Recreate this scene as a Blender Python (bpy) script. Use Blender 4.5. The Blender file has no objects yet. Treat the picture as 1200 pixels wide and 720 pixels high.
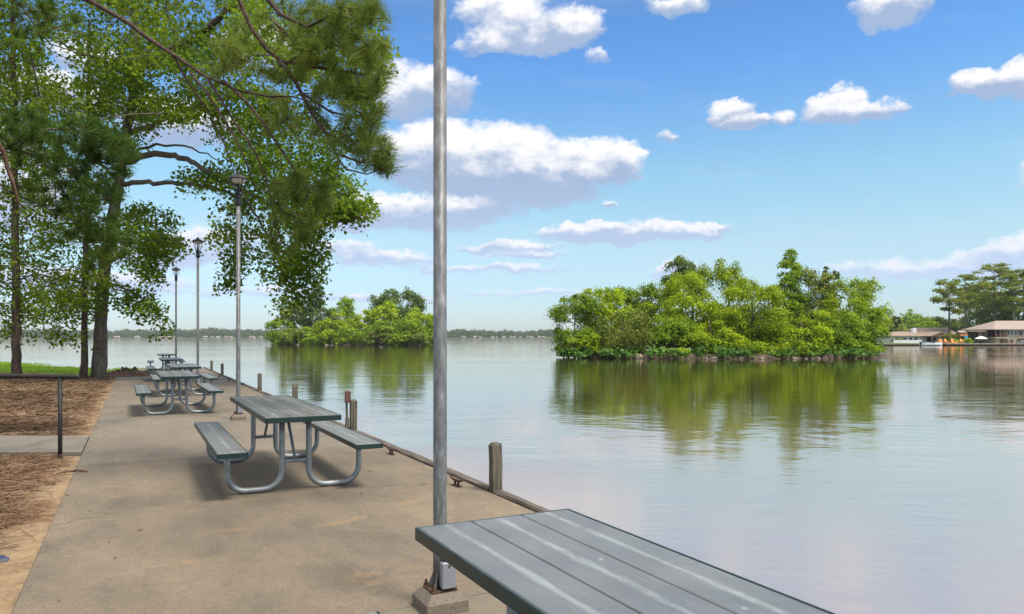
SKY_STRENGTH = 0.087
SKY_SAT = 1.0
SUN_POWER, SUN_ANGLE = 3.5, 15.0
EXPOSURE = 0.5
HAZE = 0.0001
import bpy, math, random
import numpy as np
from mathutils import Vector

random.seed(7)
RNG = np.random.default_rng(11)
SC = bpy.context.scene
COL = SC.collection
R = math.radians
FPX, CX, HY, CAMZ = 860.0, 600.0, 396.0, 1.5
WATER_Z = -0.5
DOCK_ROT = math.asin(0.458)
CU, SU = 0.889, 0.458


def P(px, py, d):
    """a point of the place seen at photo position (px, py), d metres ahead of the camera"""
    return Vector(((px - CX) / FPX * d, d, CAMZ + (HY - py) / FPX * d))


def D(u, v, z=0.0):
    """dock coordinates: u along the dock, v across it"""
    return Vector((-SU * u + CU * v, CU * u + SU * v, z))


# ------------------------------------------------------------------ objects
def tag(o, label=None, cat=None, group=None, kind=None):
    if label: o['label'] = label
    if cat: o['category'] = cat
    if group: o['group'] = group
    if kind: o['kind'] = kind
    return o


def empty(name, loc, rz=0.0, label=None, cat=None, group=None):
    o = bpy.data.objects.new(name, None)
    COL.objects.link(o)
    o.location = loc
    o.rotation_euler = (0, 0, rz)
    o.empty_display_size = 0.2
    return tag(o, label, cat, group)


class MB:
    """collects shapes and links them as one mesh object"""
    def __init__(self):
        self.v, self.f, self.m = [], [], []

    def add(self, vs, fs, mi=0):
        b = len(self.v)
        self.v += [tuple(p) for p in vs]
        self.f += [tuple(i + b for i in f) for f in fs]
        self.m += [mi] * len(fs)
        return self

    def box(self, x0, x1, y0, y1, z0, z1, mi=0, c=0.0):
        """box with chamfered vertical and top edges when c > 0"""
        if c <= 0:
            vs = [(x0, y0, z0), (x1, y0, z0), (x1, y1, z0), (x0, y1, z0), (x0, y0, z1), (x1, y0, z1), (x1, y1, z1), (x0, y1, z1)]
            return self.add(vs, [(3, 2, 1, 0), (4, 5, 6, 7), (0, 1, 5, 4), (1, 2, 6, 5), (2, 3, 7, 6), (3, 0, 4, 7)], mi)
        def ring(x0, x1, y0, y1, z, k):
            return [(x0 + k, y0, z), (x1 - k, y0, z), (x1, y0 + k, z), (x1, y1 - k, z), (x1 - k, y1, z), (x0 + k, y1, z), (x0, y1 - k, z), (x0, y0 + k, z)]
        rings = [ring(x0 + c, x1 - c, y0 + c, y1 - c, z0, c), ring(x0, x1, y0, y1, z0 + c, c), ring(x0, x1, y0, y1, z1 - c, c), ring(x0 + c, x1 - c, y0 + c, y1 - c, z1, c)]
        vs = [p for r in rings for p in r]
        fs = [tuple(range(7, -1, -1)), tuple(range(24, 32))]
        for k in range(3):
            for i in range(8):
                j = (i + 1) % 8
                fs.append((k * 8 + i, k * 8 + j, k * 8 + 8 + j, k * 8 + 8 + i))
        return self.add(vs, fs, mi)

    def tube(self, pts, rad, n=8, mi=0, caps=True):
        pts = [Vector(p) for p in pts]
        if not hasattr(rad, '__len__'):
            rad = [rad] * len(pts)
        t0 = (pts[1] - pts[0]).normalized()
        ref = Vector((0, 0, 1)) if abs(t0.z) < 0.9 else Vector((1, 0, 0))
        nrm = t0.cross(ref).normalized()
        vs, fs = [], []
        for i, p in enumerate(pts):
            a = pts[max(i - 1, 0)]
            b = pts[min(i + 1, len(pts) - 1)]
            t = (b - a).normalized()
            nrm = (nrm - t * nrm.dot(t))
            nrm = nrm.normalized() if nrm.length > 1e-6 else t.orthogonal().normalized()
            bi = t.cross(nrm)
            for k in range(n):
                an = 2 * math.pi * k / n
                vs.append(p + (nrm * math.cos(an) + bi * math.sin(an)) * rad[i])
        for i in range(len(pts) - 1):
            for k in range(n):
                j = (k + 1) % n
                fs.append((i * n + k, i * n + j, (i + 1) * n + j, (i + 1) * n + k))
        if caps:
            fs.append(tuple(range(n - 1, -1, -1)))
            fs.append(tuple(range((len(pts) - 1) * n, len(pts) * n)))
        return self.add(vs, fs, mi)

    def lathe(self, prof, n=16, cx=0, cy=0, mi=0, rot=0.0):
        vs, fs = [], []
        for r, z in prof:
            for k in range(n):
                an = 2 * math.pi * k / n + rot
                vs.append((cx + r * math.cos(an), cy + r * math.sin(an), z))
        for i in range(len(prof) - 1):
            for k in range(n):
                j = (k + 1) % n
                fs.append((i * n + k, i * n + j, (i + 1) * n + j, (i + 1) * n + k))
        fs.append(tuple(range(n - 1, -1, -1)))
        fs.append(tuple(range((len(prof) - 1) * n, len(prof) * n)))
        return self.add(vs, fs, mi)

    def build(self, name, mats, parent=None, smooth=False, loc=None, rz=None):
        me = bpy.data.meshes.new(name)
        me.from_pydata(self.v, [], self.f)
        if not isinstance(mats, (list, tuple)):
            mats = [mats]
        for m in mats:
            me.materials.append(m)
        if len(mats) > 1:
            me.polygons.foreach_set('material_index', self.m)
        if smooth:
            me.polygons.foreach_set('use_smooth', [True] * len(me.polygons))
        me.update()
        o = bpy.data.objects.new(name, me)
        COL.objects.link(o)
        if parent is not None:
            o.parent = parent
        if loc is not None:
            o.location = loc
        if rz is not None:
            o.rotation_euler = (0, 0, rz)
        return o


def poly_cloud(name, V, k, m, parent=None):
    """mesh of len(V)/k separate k-gons (leaves, needles, blades)"""
    V = np.asarray(V, dtype=np.float32).reshape(-1, 3)
    n = len(V) // k
    me = bpy.data.meshes.new(name)
    me.vertices.add(len(V))
    me.vertices.foreach_set('co', V.ravel())
    me.loops.add(n * k)
    me.loops.foreach_set('vertex_index', np.arange(n * k, dtype=np.int32))
    me.polygons.add(n)
    me.polygons.foreach_set('loop_start', np.arange(0, n * k, k, dtype=np.int32))
    me.materials.append(m)
    me.update(calc_edges=True)
    o = bpy.data.objects.new(name, me)
    COL.objects.link(o)
    if parent is not None:
        o.parent = parent
    return o


def unit(a):
    return a / np.maximum(np.linalg.norm(a, axis=-1, keepdims=True), 1e-9)


def leaf_verts(C, N, S, aspect=0.7, rng=RNG):
    """diamond leaves at C facing N with length S"""
    n = len(C)
    a = unit(np.cross(N, rng.normal(size=(n, 3))))
    b = np.cross(N, a)
    S = S[:, None]
    fold = N * S * 0.12
    V = np.empty((n, 4, 3))
    V[:, 0] = C - a * S * 0.5
    V[:, 1] = C + b * S * 0.5 * aspect + fold + a * S * 0.08
    V[:, 2] = C + a * S * 0.5 - fold * 0.6
    V[:, 3] = C - b * S * 0.5 * aspect + fold + a * S * 0.08
    return V.reshape(-1, 3)


# ------------------------------------------------------------------ materials
class NT:
    def __init__(self, nt):
        self.nt = nt

    def n(self, typ, **kw):
        nd = self.nt.nodes.new(typ)
        for k, v in kw.items():
            setattr(nd, k, v)
        return nd

    def put(self, sock, val):
        if isinstance(val, bpy.types.NodeSocket):
            self.nt.links.new(val, sock)
        elif val is not None:
            sock.default_value = val

    def math(self, op, a, b=None, c=None, clamp=False):
        nd = self.n('ShaderNodeMath', operation=op, use_clamp=clamp)
        self.put(nd.inputs[0], a)
        if b is not None: self.put(nd.inputs[1], b)
        if c is not None: self.put(nd.inputs[2], c)
        return nd.outputs[0]

    def vmath(self, op, a, b=None):
        nd = self.n('ShaderNodeVectorMath', operation=op)
        self.put(nd.inputs[0], a)
        if b is not None: self.put(nd.inputs[1], b)
        return nd.outputs['Value'] if op in ('LENGTH', 'DOT_PRODUCT') else nd.outputs[0]

    def noise(self, vec, scale, detail=4.0, rough=0.55, dist=0.0, out='Fac'):
        nd = self.n('ShaderNodeTexNoise')
        if vec is not None: self.put(nd.inputs['Vector'], vec)
        nd.inputs['Scale'].default_value = scale
        nd.inputs['Detail'].default_value = detail
        nd.inputs['Roughness'].default_value = rough
        nd.inputs['Distortion'].default_value = dist
        return nd.outputs[out]

    def voronoi(self, vec, scale, feature='F1', out='Distance'):
        nd = self.n('ShaderNodeTexVoronoi', feature=feature)
        if vec is not None: self.put(nd.inputs['Vector'], vec)
        nd.inputs['Scale'].default_value = scale
        return nd.outputs[out]

    def ramp(self, fac, stops):
        nd = self.n('ShaderNodeValToRGB')
        cr = nd.color_ramp
        while len(cr.elements) < len(stops):
            cr.elements.new(0.5)
        for e, (p, c) in zip(cr.elements, stops):
            e.position = p
            e.color = (c, c, c, 1) if not hasattr(c, '__len__') else (*c, 1)
        self.put(nd.inputs[0], fac)
        return nd.outputs[0]

    def mix(self, fac, a, b, mode='MIX'):
        nd = self.n('ShaderNodeMix', data_type='RGBA', blend_type=mode)
        self.put(nd.inputs['Factor'], fac)
        self.put(nd.inputs[6], (*a, 1) if isinstance(a, tuple) else a)
        self.put(nd.inputs[7], (*b, 1) if isinstance(b, tuple) else b)
        return nd.outputs[2]

    def smooth(self, x, lo, hi):
        nd = self.n('ShaderNodeMapRange', interpolation_type='SMOOTHSTEP')
        self.put(nd.inputs[0], x)
        nd.inputs[1].default_value = lo
        nd.inputs[2].default_value = hi
        return nd.outputs[0]

    def scale3(self, vec, s):
        return self.vmath('MULTIPLY', vec, s)

    def coord(self, which='Object'):
        return self.n('ShaderNodeTexCoord').outputs[which]

    def pos(self):
        return self.n('ShaderNodeNewGeometry').outputs['Position']

    def bump(self, h, strength=0.3, dist=0.02):
        nd = self.n('ShaderNodeBump')
        nd.inputs['Strength'].default_value = strength
        nd.inputs['Distance'].default_value = dist
        self.put(nd.inputs['Height'], h)
        return nd.outputs[0]


def new_mat(name):
    m = bpy.data.materials.new(name)
    m.use_nodes = True
    t = NT(m.node_tree)
    bs = m.node_tree.nodes['Principled BSDF']
    return m, t, bs


def simple(name, col, rough=0.6, metal=0.0, var=0.15, scale=8.0, spec=0.4, bump=0.0, coord='Object', stretch=(1, 1, 1)):
    m, t, bs = new_mat(name)
    c = t.scale3(t.coord(coord), stretch)
    f = t.noise(c, scale, 5)
    lo = tuple(x * (1 - var) for x in col)
    hi = tuple(min(x * (1 + var), 0.95) for x in col)
    t.put(bs.inputs['Base Color'], t.ramp(f, [(0.3, lo), (0.7, hi)]))
    bs.inputs['Roughness'].default_value = rough
    bs.inputs['Metallic'].default_value = metal
    bs.inputs['Specular IOR Level'].default_value = spec
    if bump:
        t.put(bs.inputs['Normal'], t.bump(f, bump, 0.01))
    return m


def leaf_mat(name, c0, c1, c2=None, trans=0.35, rough=0.65, tvar=0.25, spec=0.12):
    """leaf colours vary from leaf to leaf and from tree to tree"""
    m, t, bs = new_mat(name)
    g = t.n('ShaderNodeNewGeometry')
    ri = g.outputs['Random Per Island']
    cl = t.noise(g.outputs['Position'], 0.45, 3)
    f = t.math('ADD', t.math('MULTIPLY', ri, 0.55), t.math('MULTIPLY', t.smooth(cl, 0.3, 0.7), 0.45))
    stops = [(0.1, c0), (0.8, c1)] if c2 is None else [(0.08, c0), (0.55, c1), (0.97, c2)]
    col = t.ramp(f, stops)
    ob = t.n('ShaderNodeObjectInfo').outputs['Random']
    hs = t.n('ShaderNodeHueSaturation')
    t.put(hs.inputs['Value'], t.math('ADD', t.math('MULTIPLY', ob, tvar), 1 - tvar / 2))
    t.put(hs.inputs['Color'], col)
    col = hs.outputs[0]
    t.put(bs.inputs['Base Color'], col)
    bs.inputs['Roughness'].default_value = rough
    bs.inputs['Specular IOR Level'].default_value = spec
    tr = t.n('ShaderNodeBsdfTranslucent')
    t.put(tr.inputs['Color'], t.mix(0.5, col, (0.16, 0.2, 0.02), 'ADD'))
    mx = t.n('ShaderNodeMixShader')
    mx.inputs[0].default_value = trans
    t.nt.links.new(bs.outputs[0], mx.inputs[1])
    t.nt.links.new(tr.outputs[0], mx.inputs[2])
    t.nt.links.new(mx.outputs[0], m.node_tree.nodes['Material Output'].inputs[0])
    return m


def bark_mat(name, c0, c1, scale=6.0, bump=0.8):
    m, t, bs = new_mat(name)
    c = t.scale3(t.coord('Object'), (1, 1, 0.28))
    f = t.noise(c, scale, 8, 0.65, 0.6)
    v = t.voronoi(t.vmath('ADD', c, t.vmath('MULTIPLY', t.noise(c, scale, 4, out='Color'), (.25, .25, .25))), scale * 2.6, 'DISTANCE_TO_EDGE')
    h = t.math('ADD', f, t.math('MULTIPLY', t.smooth(v, 0.0, 0.3), 0.25))
    t.put(bs.inputs['Base Color'], t.ramp(h, [(0.3, c0), (0.85, c1)]))
    bs.inputs['Roughness'].default_value = 0.9
    bs.inputs['Specular IOR Level'].default_value = 0.15
    t.put(bs.inputs['Normal'], t.bump(h, bump, 0.04))
    return m


M = {}
# poured concrete of the dock: brown-tan, exposed aggregate, stains, saw-cut joints
def concrete(name, base, dark, light, joint=None):
    m, t, bs = new_mat(name)
    c = t.coord('Object')
    big = t.noise(c, 0.55, 6, 0.6, 0.4)
    mid = t.noise(t.scale3(c, (1, 0.45, 1)), 2.6, 6, 0.65)
    col = t.ramp(t.math('ADD', t.math('MULTIPLY', big, 0.6), t.math('MULTIPLY', mid, 0.4)), [(0.33, dark), (0.5, base), (0.66, light)])
    st = t.noise(c, 1.1, 7, 0.7, 1.2)
    col = t.mix(t.math('MULTIPLY', t.smooth(st, 0.56, 0.75), 0.5), col, tuple(x * 0.62 for x in base))
    ru = t.noise(t.vmath('ADD', c, (31.0, 7.0, 0)), 1.7, 5, 0.6, 0.8)
    col = t.mix(t.math('MULTIPLY', t.smooth(ru, 0.58, 0.74), 0.35), col, (0.36, 0.21, 0.09))
    md = t.noise(c, 9, 6, 0.75)
    col = t.mix(t.math('MULTIPLY', t.smooth(md, 0.5, 0.72), 0.45), col, tuple(x * 0.55 for x in base))
    md2 = t.noise(t.vmath('ADD', c, (9.0, 4.0, 0)), 14, 6, 0.75)
    col = t.mix(t.math('MULTIPLY', t.smooth(md2, 0.52, 0.75), 0.4), col, tuple(min(1, x * 1.35) for x in light))
    sp = t.noise(c, 60, 3, 0.6)
    col = t.mix(t.math('MULTIPLY', t.smooth(sp, 0.54, 0.66), 0.7), col, tuple(x * 0.45 for x in base))
    col = t.mix(t.math('MULTIPLY', t.smooth(t.noise(t.vmath('ADD', c, (3.0, 0, 0)), 120, 2), 0.6, 0.72), 0.5), col, tuple(min(1, x * 1.6) for x in light))
    sp2 = t.noise(c, 24, 3, 0.6)
    col = t.mix(t.math('MULTIPLY', t.smooth(sp2, 0.55, 0.72), 0.3), col, tuple(x * 0.6 for x in dark))
    h = t.math('ADD', t.math('MULTIPLY', sp, 0.6), mid)
    cw = t.vmath('ADD', c, t.vmath('MULTIPLY', t.noise(c, 1.6, 5, 0.7, out='Color'), (0.9, 0.9, 0)))
    ck = t.math('MULTIPLY', t.smooth(t.voronoi(cw, 0.23, 'DISTANCE_TO_EDGE'), 0.0035, 0.0008), t.smooth(t.noise(c, 0.5, 2), 0.42, 0.55))
    col = t.mix(t.math('MULTIPLY', ck, 0.6), col, (0.04, 0.032, 0.025))
    h = t.math('SUBTRACT', h, ck)
    if joint:
        sx = t.n('ShaderNodeSeparateXYZ')
        t.put(sx.inputs[0], c)
        fr = t.math('PINGPONG', t.math('ADD', sx.outputs[1], joint[1]), joint[0] / 2)
        wob = t.math('MULTIPLY', t.math('SUBTRACT', mid, 0.5), 0.02)
        jl = t.smooth(t.math('ADD', fr, wob), 0.014, 0.003)
        col = t.mix(t.math('MULTIPLY', jl, 0.5), col, (0.07, 0.055, 0.04))
        # the slab on the near side of each joint was poured from a different batch
        ix = t.math('FLOOR', t.math('DIVIDE', t.math('ADD', sx.outputs[1], joint[1]), joint[0]))
        wn = t.n('ShaderNodeTexWhiteNoise', noise_dimensions='1D')
        t.put(wn.inputs['W'], ix)
        col = t.mix(t.math('MULTIPLY', wn.outputs[0], 0.3), col, (0.2, 0.185, 0.16))
        h = t.math('SUBTRACT', h, t.math('MULTIPLY', jl, 3.0))
    t.put(bs.inputs['Base Color'], col)
    t.put(bs.inputs['Roughness'], t.ramp(big, [(0.3, 0.7), (0.7, 0.9)]))
    bs.inputs['Specular IOR Level'].default_value = 0.3
    t.put(bs.inputs['Normal'], t.bump(h, 0.5, 0.006))
    return m

M['dock'] = concrete('dock_concrete', (0.156, 0.122, 0.084), (0.078, 0.066, 0.05), (0.22, 0.17, 0.112), joint=(6.1, 2.2))
M['path'] = concrete('path_concrete', (0.18, 0.155, 0.12), (0.12, 0.105, 0.085), (0.23, 0.2, 0.155))
M['footing'] = concrete('footing_concrete', (0.17, 0.135, 0.1), (0.12, 0.095, 0.075), (0.22, 0.18, 0.135))
M['galv'] = simple('galvanised_steel', (0.42, 0.44, 0.45), 0.42, 0.75, 0.35, 14, bump=0.12)
M['tablepipe'] = simple('dull_galvanised_pipe', (0.28, 0.29, 0.285), 0.5, 0.5, 0.28, 9, bump=0.1)
M['pole'] = None
m, t, bs = new_mat('weathered_aluminium_pole')
c = t.coord('Object')
f = t.noise(t.scale3(c, (1, 1, 0.3)), 30, 6, 0.65)
f2 = t.noise(c, 7, 4)
col = t.ramp(t.math('ADD', t.math('MULTIPLY', f, 0.7), t.math('MULTIPLY', f2, 0.3)), [(0.3, (0.065, 0.065, 0.063)), (0.52, (0.14, 0.14, 0.138)), (0.74, (0.34, 0.34, 0.335))])
t.put(bs.inputs['Base Color'], col)
bs.inputs['Metallic'].default_value = 0.35
bs.inputs['Roughness'].default_value = 0.55
t.put(bs.inputs['Normal'], t.bump(f, 0.25, 0.004))
M['pole'] = m
M['black'] = simple('black_painted_iron', (0.018, 0.017, 0.017), 0.4, 0.3, 0.4, 20)
M['rail'] = simple('brown_black_painted_steel', (0.022, 0.018, 0.016), 0.6, 0.1, 0.45, 14, bump=0.15)
M['rust'] = simple('rusty_iron', (0.085, 0.045, 0.028), 0.85, 0.3, 0.5, 25, bump=0.4)
M['redrust'] = simple('faded_red_metal', (0.125, 0.052, 0.04), 0.7, 0.1, 0.4, 18, bump=0.2)
M['whitebox'] = simple('light_grey_enamel', (0.24, 0.245, 0.265), 0.4, 0.1, 0.08, 6)
M['lens'] = simple('milky_lens', (0.72, 0.74, 0.74), 0.3, 0.0, 0.04, 6)
M['timber'] = simple('weathered_timber', (0.1, 0.078, 0.06), 0.85, 0, 0.55, 5, bump=0.5, stretch=(4, 0.5, 4))
M['pile'] = simple('mossy_grey_timber', (0.1, 0.085, 0.062), 0.9, 0, 0.55, 6, bump=0.6, stretch=(5, 5, 0.6))
M['edge'] = simple('dark_green_vinyl_edge', (0.009, 0.024, 0.022), 0.35, 0, 0.3, 10)

def plank_mat(name, pitch, n, tone, wear):
    """weathered grey-green plank with a pale worn stripe along its middle (object x across, y along)"""
    m, t, bs = new_mat(name)
    c = t.coord('Object')
    sx = t.n('ShaderNodeSeparateXYZ')
    t.put(sx.inputs[0], c)
    x = t.math('ADD', sx.outputs[0], pitch * n / 2)
    loc = t.math('ABSOLUTE', t.math('SUBTRACT', t.math('MODULO', x, pitch), pitch * 0.52))
    wob = t.noise(t.scale3(c, (1, 0.6, 1)), 5, 4)
    d = t.math('ADD', loc, t.math('MULTIPLY', t.math('SUBTRACT', wob, 0.5), 0.05))
    patch = t.noise(t.scale3(c, (5, 1.2, 1)), 3, 6, 0.7)
    stripe = t.math('MULTIPLY', t.smooth(d, 0.022, 0.002), t.smooth(patch, 0.3, 0.6))
    fine = t.noise(t.scale3(c, (22, 0.8, 1)), 6, 6, 0.7)
    bl = t.noise(c, 2.2, 5, 0.6, 0.5)
    col = t.ramp(t.math('ADD', t.math('MULTIPLY', fine, 0.4), t.math('MULTIPLY', bl, 0.6)), [(0.32, tuple(k * 0.72 for k in tone)), (0.66, tuple(k * 1.25 for k in tone))])
    col = t.mix(t.math('MULTIPLY', t.smooth(t.noise(t.scale3(c, (3, 1, 1)), 2.3, 6, 0.7, 0.6), 0.46, 0.64), wear), col, (0.085, 0.075, 0.062))
    col = t.mix(t.math('MULTIPLY', stripe, 0.42), col, (0.35, 0.38, 0.38))
    col = t.mix(t.math('MULTIPLY', t.smooth(t.noise(c, 55, 2), 0.68, 0.74), 0.5), col, (0.04, 0.045, 0.045))
    scr = t.noise(t.scale3(c, (60, 1.6, 1)), 3, 3, 0.6, 0.3)
    col = t.mix(t.math('MULTIPLY', t.smooth(scr, 0.62, 0.72), 0.35), col, (0.3, 0.33, 0.33))
    drop = t.noise(c, 9, 2, 0.5)
    col = t.mix(t.math('MULTIPLY', t.smooth(drop, 0.72, 0.76), 0.5), col, (0.4, 0.42, 0.4))
    col = t.mix(t.math('MULTIPLY', t.smooth(t.noise(c, 4, 6, 0.7), 0.5, 0.7), 0.4), col, tuple(k * 0.6 for k in tone))
    t.put(bs.inputs['Base Color'], col)
    t.put(bs.inputs['Roughness'], t.ramp(bl, [(0.3, 0.38), (0.7, 0.52)]))
    bs.inputs['Specular IOR Level'].default_value = 0.5
    t.put(bs.inputs['Normal'], t.bump(fine, 0.12, 0.003))
    return m

M['top_new'] = plank_mat('tabletop_planks_slate', 0.2267, 3, (0.108, 0.118, 0.122), 0.15)
M['top_worn'] = plank_mat('tabletop_planks_worn', 0.2267, 3, (0.118, 0.12, 0.112), 0.9)
M['seat'] = plank_mat('seat_plank', 0.25, 1, (0.14, 0.146, 0.142), 0.5)

M['bark'] = bark_mat('grey_brown_bark', (0.045, 0.037, 0.03), (0.22, 0.18, 0.145))
M['pinebark'] = bark_mat('pine_bark', (0.03, 0.02, 0.016), (0.15, 0.105, 0.08), 9)
M['farbark'] = simple('distant_bark', (0.13, 0.10, 0.075), 0.9, 0, 0.3, 3)
M['deadwood'] = bark_mat('dead_red_brown_wood', (0.045, 0.026, 0.018), (0.2, 0.12, 0.08), 9, 0.4)
M['leaf_main'] = leaf_mat('sweetgum_leaves', (0.042, 0.092, 0.008), (0.12, 0.2, 0.013), (0.27, 0.36, 0.022), 0.47)
M['leaf_slim'] = leaf_mat('slim_tree_leaves', (0.045, 0.098, 0.008), (0.13, 0.205, 0.014), (0.28, 0.36, 0.022), 0.47)
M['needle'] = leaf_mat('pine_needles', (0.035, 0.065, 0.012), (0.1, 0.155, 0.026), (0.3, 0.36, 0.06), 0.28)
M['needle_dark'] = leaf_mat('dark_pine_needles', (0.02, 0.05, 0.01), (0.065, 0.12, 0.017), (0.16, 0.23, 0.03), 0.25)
M['lf_yellow'] = leaf_mat('yellow_green_foliage', (0.14, 0.21, 0.008), (0.3, 0.4, 0.012), (0.48, 0.57, 0.02), 0.3)
M['lf_mid'] = leaf_mat('mid_green_foliage', (0.09, 0.165, 0.01), (0.2, 0.31, 0.015), (0.35, 0.45, 0.025), 0.3)
M['lf_olive'] = leaf_mat('olive_foliage', (0.1, 0.13, 0.022), (0.2, 0.245, 0.04), (0.3, 0.34, 0.06), 0.3)
M['lf_dark'] = leaf_mat('dark_green_foliage', (0.045, 0.085, 0.02), (0.1, 0.16, 0.035), (0.17, 0.23, 0.05), 0.3)
M['lf_broad'] = leaf_mat('glossy_broad_leaves', (0.025, 0.075, 0.012), (0.07, 0.16, 0.022), (0.15, 0.27, 0.045), 0.3, 0.45)
M['lf_far'] = leaf_mat('far_shore_foliage', (0.035, 0.06, 0.022), (0.075, 0.11, 0.035), None, 0.2)
M['grass'] = leaf_mat('grass_blades', (0.1, 0.17, 0.012), (0.2, 0.3, 0.018), (0.28, 0.36, 0.025), 0.35)
M['straw'] = leaf_mat('pine_straw', (0.085, 0.05, 0.032), (0.175, 0.108, 0.068), (0.32, 0.215, 0.14), 0.1, 0.8)
M['dryleaf'] = leaf_mat('dry_leaves', (0.25, 0.16, 0.1), (0.5, 0.4, 0.3), None, 0.1, 0.7)
M['rock'] = simple('pale_shore_rock', (0.26, 0.22, 0.17), 0.9, 0, 0.4, 3, bump=0.5)
M['mud'] = simple('dark_shore_mud', (0.075, 0.055, 0.035), 0.9, 0, 0.4, 2, bump=0.5)
M['woodfloor'] = simple('far_woodland_floor', (0.06, 0.085, 0.03), 0.95, 0, 0.3, 0.05)
M['bank'] = simple('far_bank_grass', (0.13, 0.16, 0.05), 0.9, 0, 0.3, 0.4)
M['seawall'] = simple('dark_seawall_timber', (0.07, 0.05, 0.035), 0.9, 0, 0.3, 1)
M['deckwood'] = simple('pier_boards', (0.36, 0.3, 0.24), 0.85, 0, 0.2, 3)
M['cream'] = simple('cream_render', (0.5, 0.40, 0.29), 0.85, 0, 0.08, 2)
M['whitewall'] = simple('pale_siding', (0.55, 0.52, 0.47), 0.8, 0, 0.08, 2)
M['roof_tan'] = simple('tan_shingles', (0.25, 0.185, 0.14), 0.9, 0, 0.15, 6)
M['roof_grey'] = simple('grey_tan_shingles', (0.3, 0.24, 0.2), 0.9, 0, 0.12, 6)
M['brownwood'] = simple('brown_stained_wood', (0.16, 0.085, 0.05), 0.8, 0, 0.25, 3)
M['darkwood'] = simple('dark_stained_wood', (0.03, 0.026, 0.024), 0.8, 0, 0.3, 3)
M['window'] = simple('dark_window_glass', (0.03, 0.035, 0.045), 0.1, 0, 0.1, 1, spec=0.6)
M['white'] = simple('white_paint', (0.75, 0.75, 0.73), 0.5, 0, 0.05, 3)
M['orange'] = simple('orange_paint', (0.72, 0.27, 0.06), 0.6, 0, 0.1, 3)
M['blue'] = simple('bright_blue_plastic', (0.03, 0.33, 0.62), 0.4, 0, 0.1, 3)
M['scraprim'] = simple('grey_blue_plastic', (0.13, 0.14, 0.18), 0.6, 0, 0.2, 25)
M['navy'] = simple('dark_navy_cloth', (0.025, 0.035, 0.075), 0.7, 0, 0.4, 25)
M['palegrey'] = simple('pale_grey_rubber', (0.24, 0.26, 0.32), 0.6, 0, 0.15, 25)

# water: murky brown lake, low ripples
m, t, bs = new_mat('lake_water')
p = t.pos()
sx = t.n('ShaderNodeSeparateXYZ')
t.put(sx.inputs[0], p)
warp = t.vmath('ADD', p, t.vmath('MULTIPLY', t.noise(p, 0.15, 2, out='Color'), (3.0, 3.0, 0)))
w1 = t.noise(t.scale3(warp, (0.75, 1.15, 1)), 0.55, 3, 0.5)
w2 = t.noise(t.scale3(warp, (0.8, 1.3, 1)), 1.9, 3, 0.5)
w3 = t.noise(t.scale3(p, (0.9, 1.2, 1)), 7.0, 2, 0.5)
gust = t.smooth(t.noise(t.scale3(p, (0.5, 1, 1)), 0.035, 3, 0.5, 0.4), 0.38, 0.66)
calm = t.math('ADD', t.math('MULTIPLY', gust, 0.75), 0.25)
h = t.math('ADD', t.math('MULTIPLY', w1, 0.05), t.math('ADD', t.math('MULTIPLY', w2, 0.018), t.math('MULTIPLY', w3, 0.0035)))
h = t.math('MULTIPLY', h, calm)
h = t.math('MULTIPLY', h, t.math('ADD', 1.0, t.math('MULTIPLY', t.smooth(sx.outputs[1], 15.0, 5.0), 1.3)))
nb = t.n('ShaderNodeBump')
nb.inputs['Strength'].default_value = 0.55
nb.inputs['Distance'].default_value = 1.0
t.put(nb.inputs['Height'], h)
rough = t.math('ADD', 0.05, t.math('MULTIPLY', t.smooth(sx.outputs[1], 16.0, 6.0), 0.12))
# pale sky sheen painted into the colour near the dock, brown water beyond
near_sheen = t.smooth(t.math('ADD', sx.outputs[1], t.math('MULTIPLY', t.math('SUBTRACT', t.noise(p, 0.12, 4), 0.5), 9.0)), 24.0, 7.0)
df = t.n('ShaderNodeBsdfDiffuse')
t.put(df.inputs['Color'], t.mix(near_sheen, (0.05, 0.04, 0.015), (0.29, 0.225, 0.16)))
gl = t.n('ShaderNodeBsdfGlossy')
gl.inputs['Color'].default_value = (1.0, 0.925, 0.87, 1)
t.put(gl.inputs['Roughness'], rough)
t.put(gl.inputs['Normal'], nb.outputs[0])
lw = t.n('ShaderNodeLayerWeight')
lw.inputs['Blend'].default_value = 0.5
t.put(lw.inputs['Normal'], nb.outputs[0])
fr = t.math('ADD', 0.4, t.math('MULTIPLY', t.math('POWER', lw.outputs['Facing'], 4.0), 0.57))
mxs = t.n('ShaderNodeMixShader')
t.put(mxs.inputs[0], fr)
t.nt.links.new(df.outputs[0], mxs.inputs[1])
t.nt.links.new(gl.outputs[0], mxs.inputs[2])
t.nt.links.new(mxs.outputs[0], m.node_tree.nodes['Material Output'].inputs[0])
m.node_tree.nodes.remove(bs)
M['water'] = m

# left bank: sand by the dock, pine straw soil, lawn further off
m, t, bs = new_mat('bank_soil')
p = t.pos()
sx = t.n('ShaderNodeSeparateXYZ')
t.put(sx.inputs[0], p)
vv = t.math('ADD', t.math('MULTIPLY', sx.outputs[0], CU), t.math('MULTIPLY', sx.outputs[1], SU))
wob = t.math('MULTIPLY', t.math('SUBTRACT', t.noise(p, 1.3, 5, 0.65), 0.5), 1.6)
sandf = t.smooth(t.math('ADD', t.math('ADD', vv, wob), t.math('MULTIPLY', t.smooth(sx.outputs[1], 6.2, 4.8), 1.6)), -0.9, -0.6)
fine = t.noise(p, 30, 5, 0.7)
str_ = t.noise(t.scale3(p, (1, 1, 0.2)), 9, 7, 0.75, 1.2)
straw = t.ramp(str_, [(0.3, (0.09, 0.05, 0.03)), (0.5, (0.2, 0.115, 0.065)), (0.72, (0.36, 0.24, 0.15))])
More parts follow.
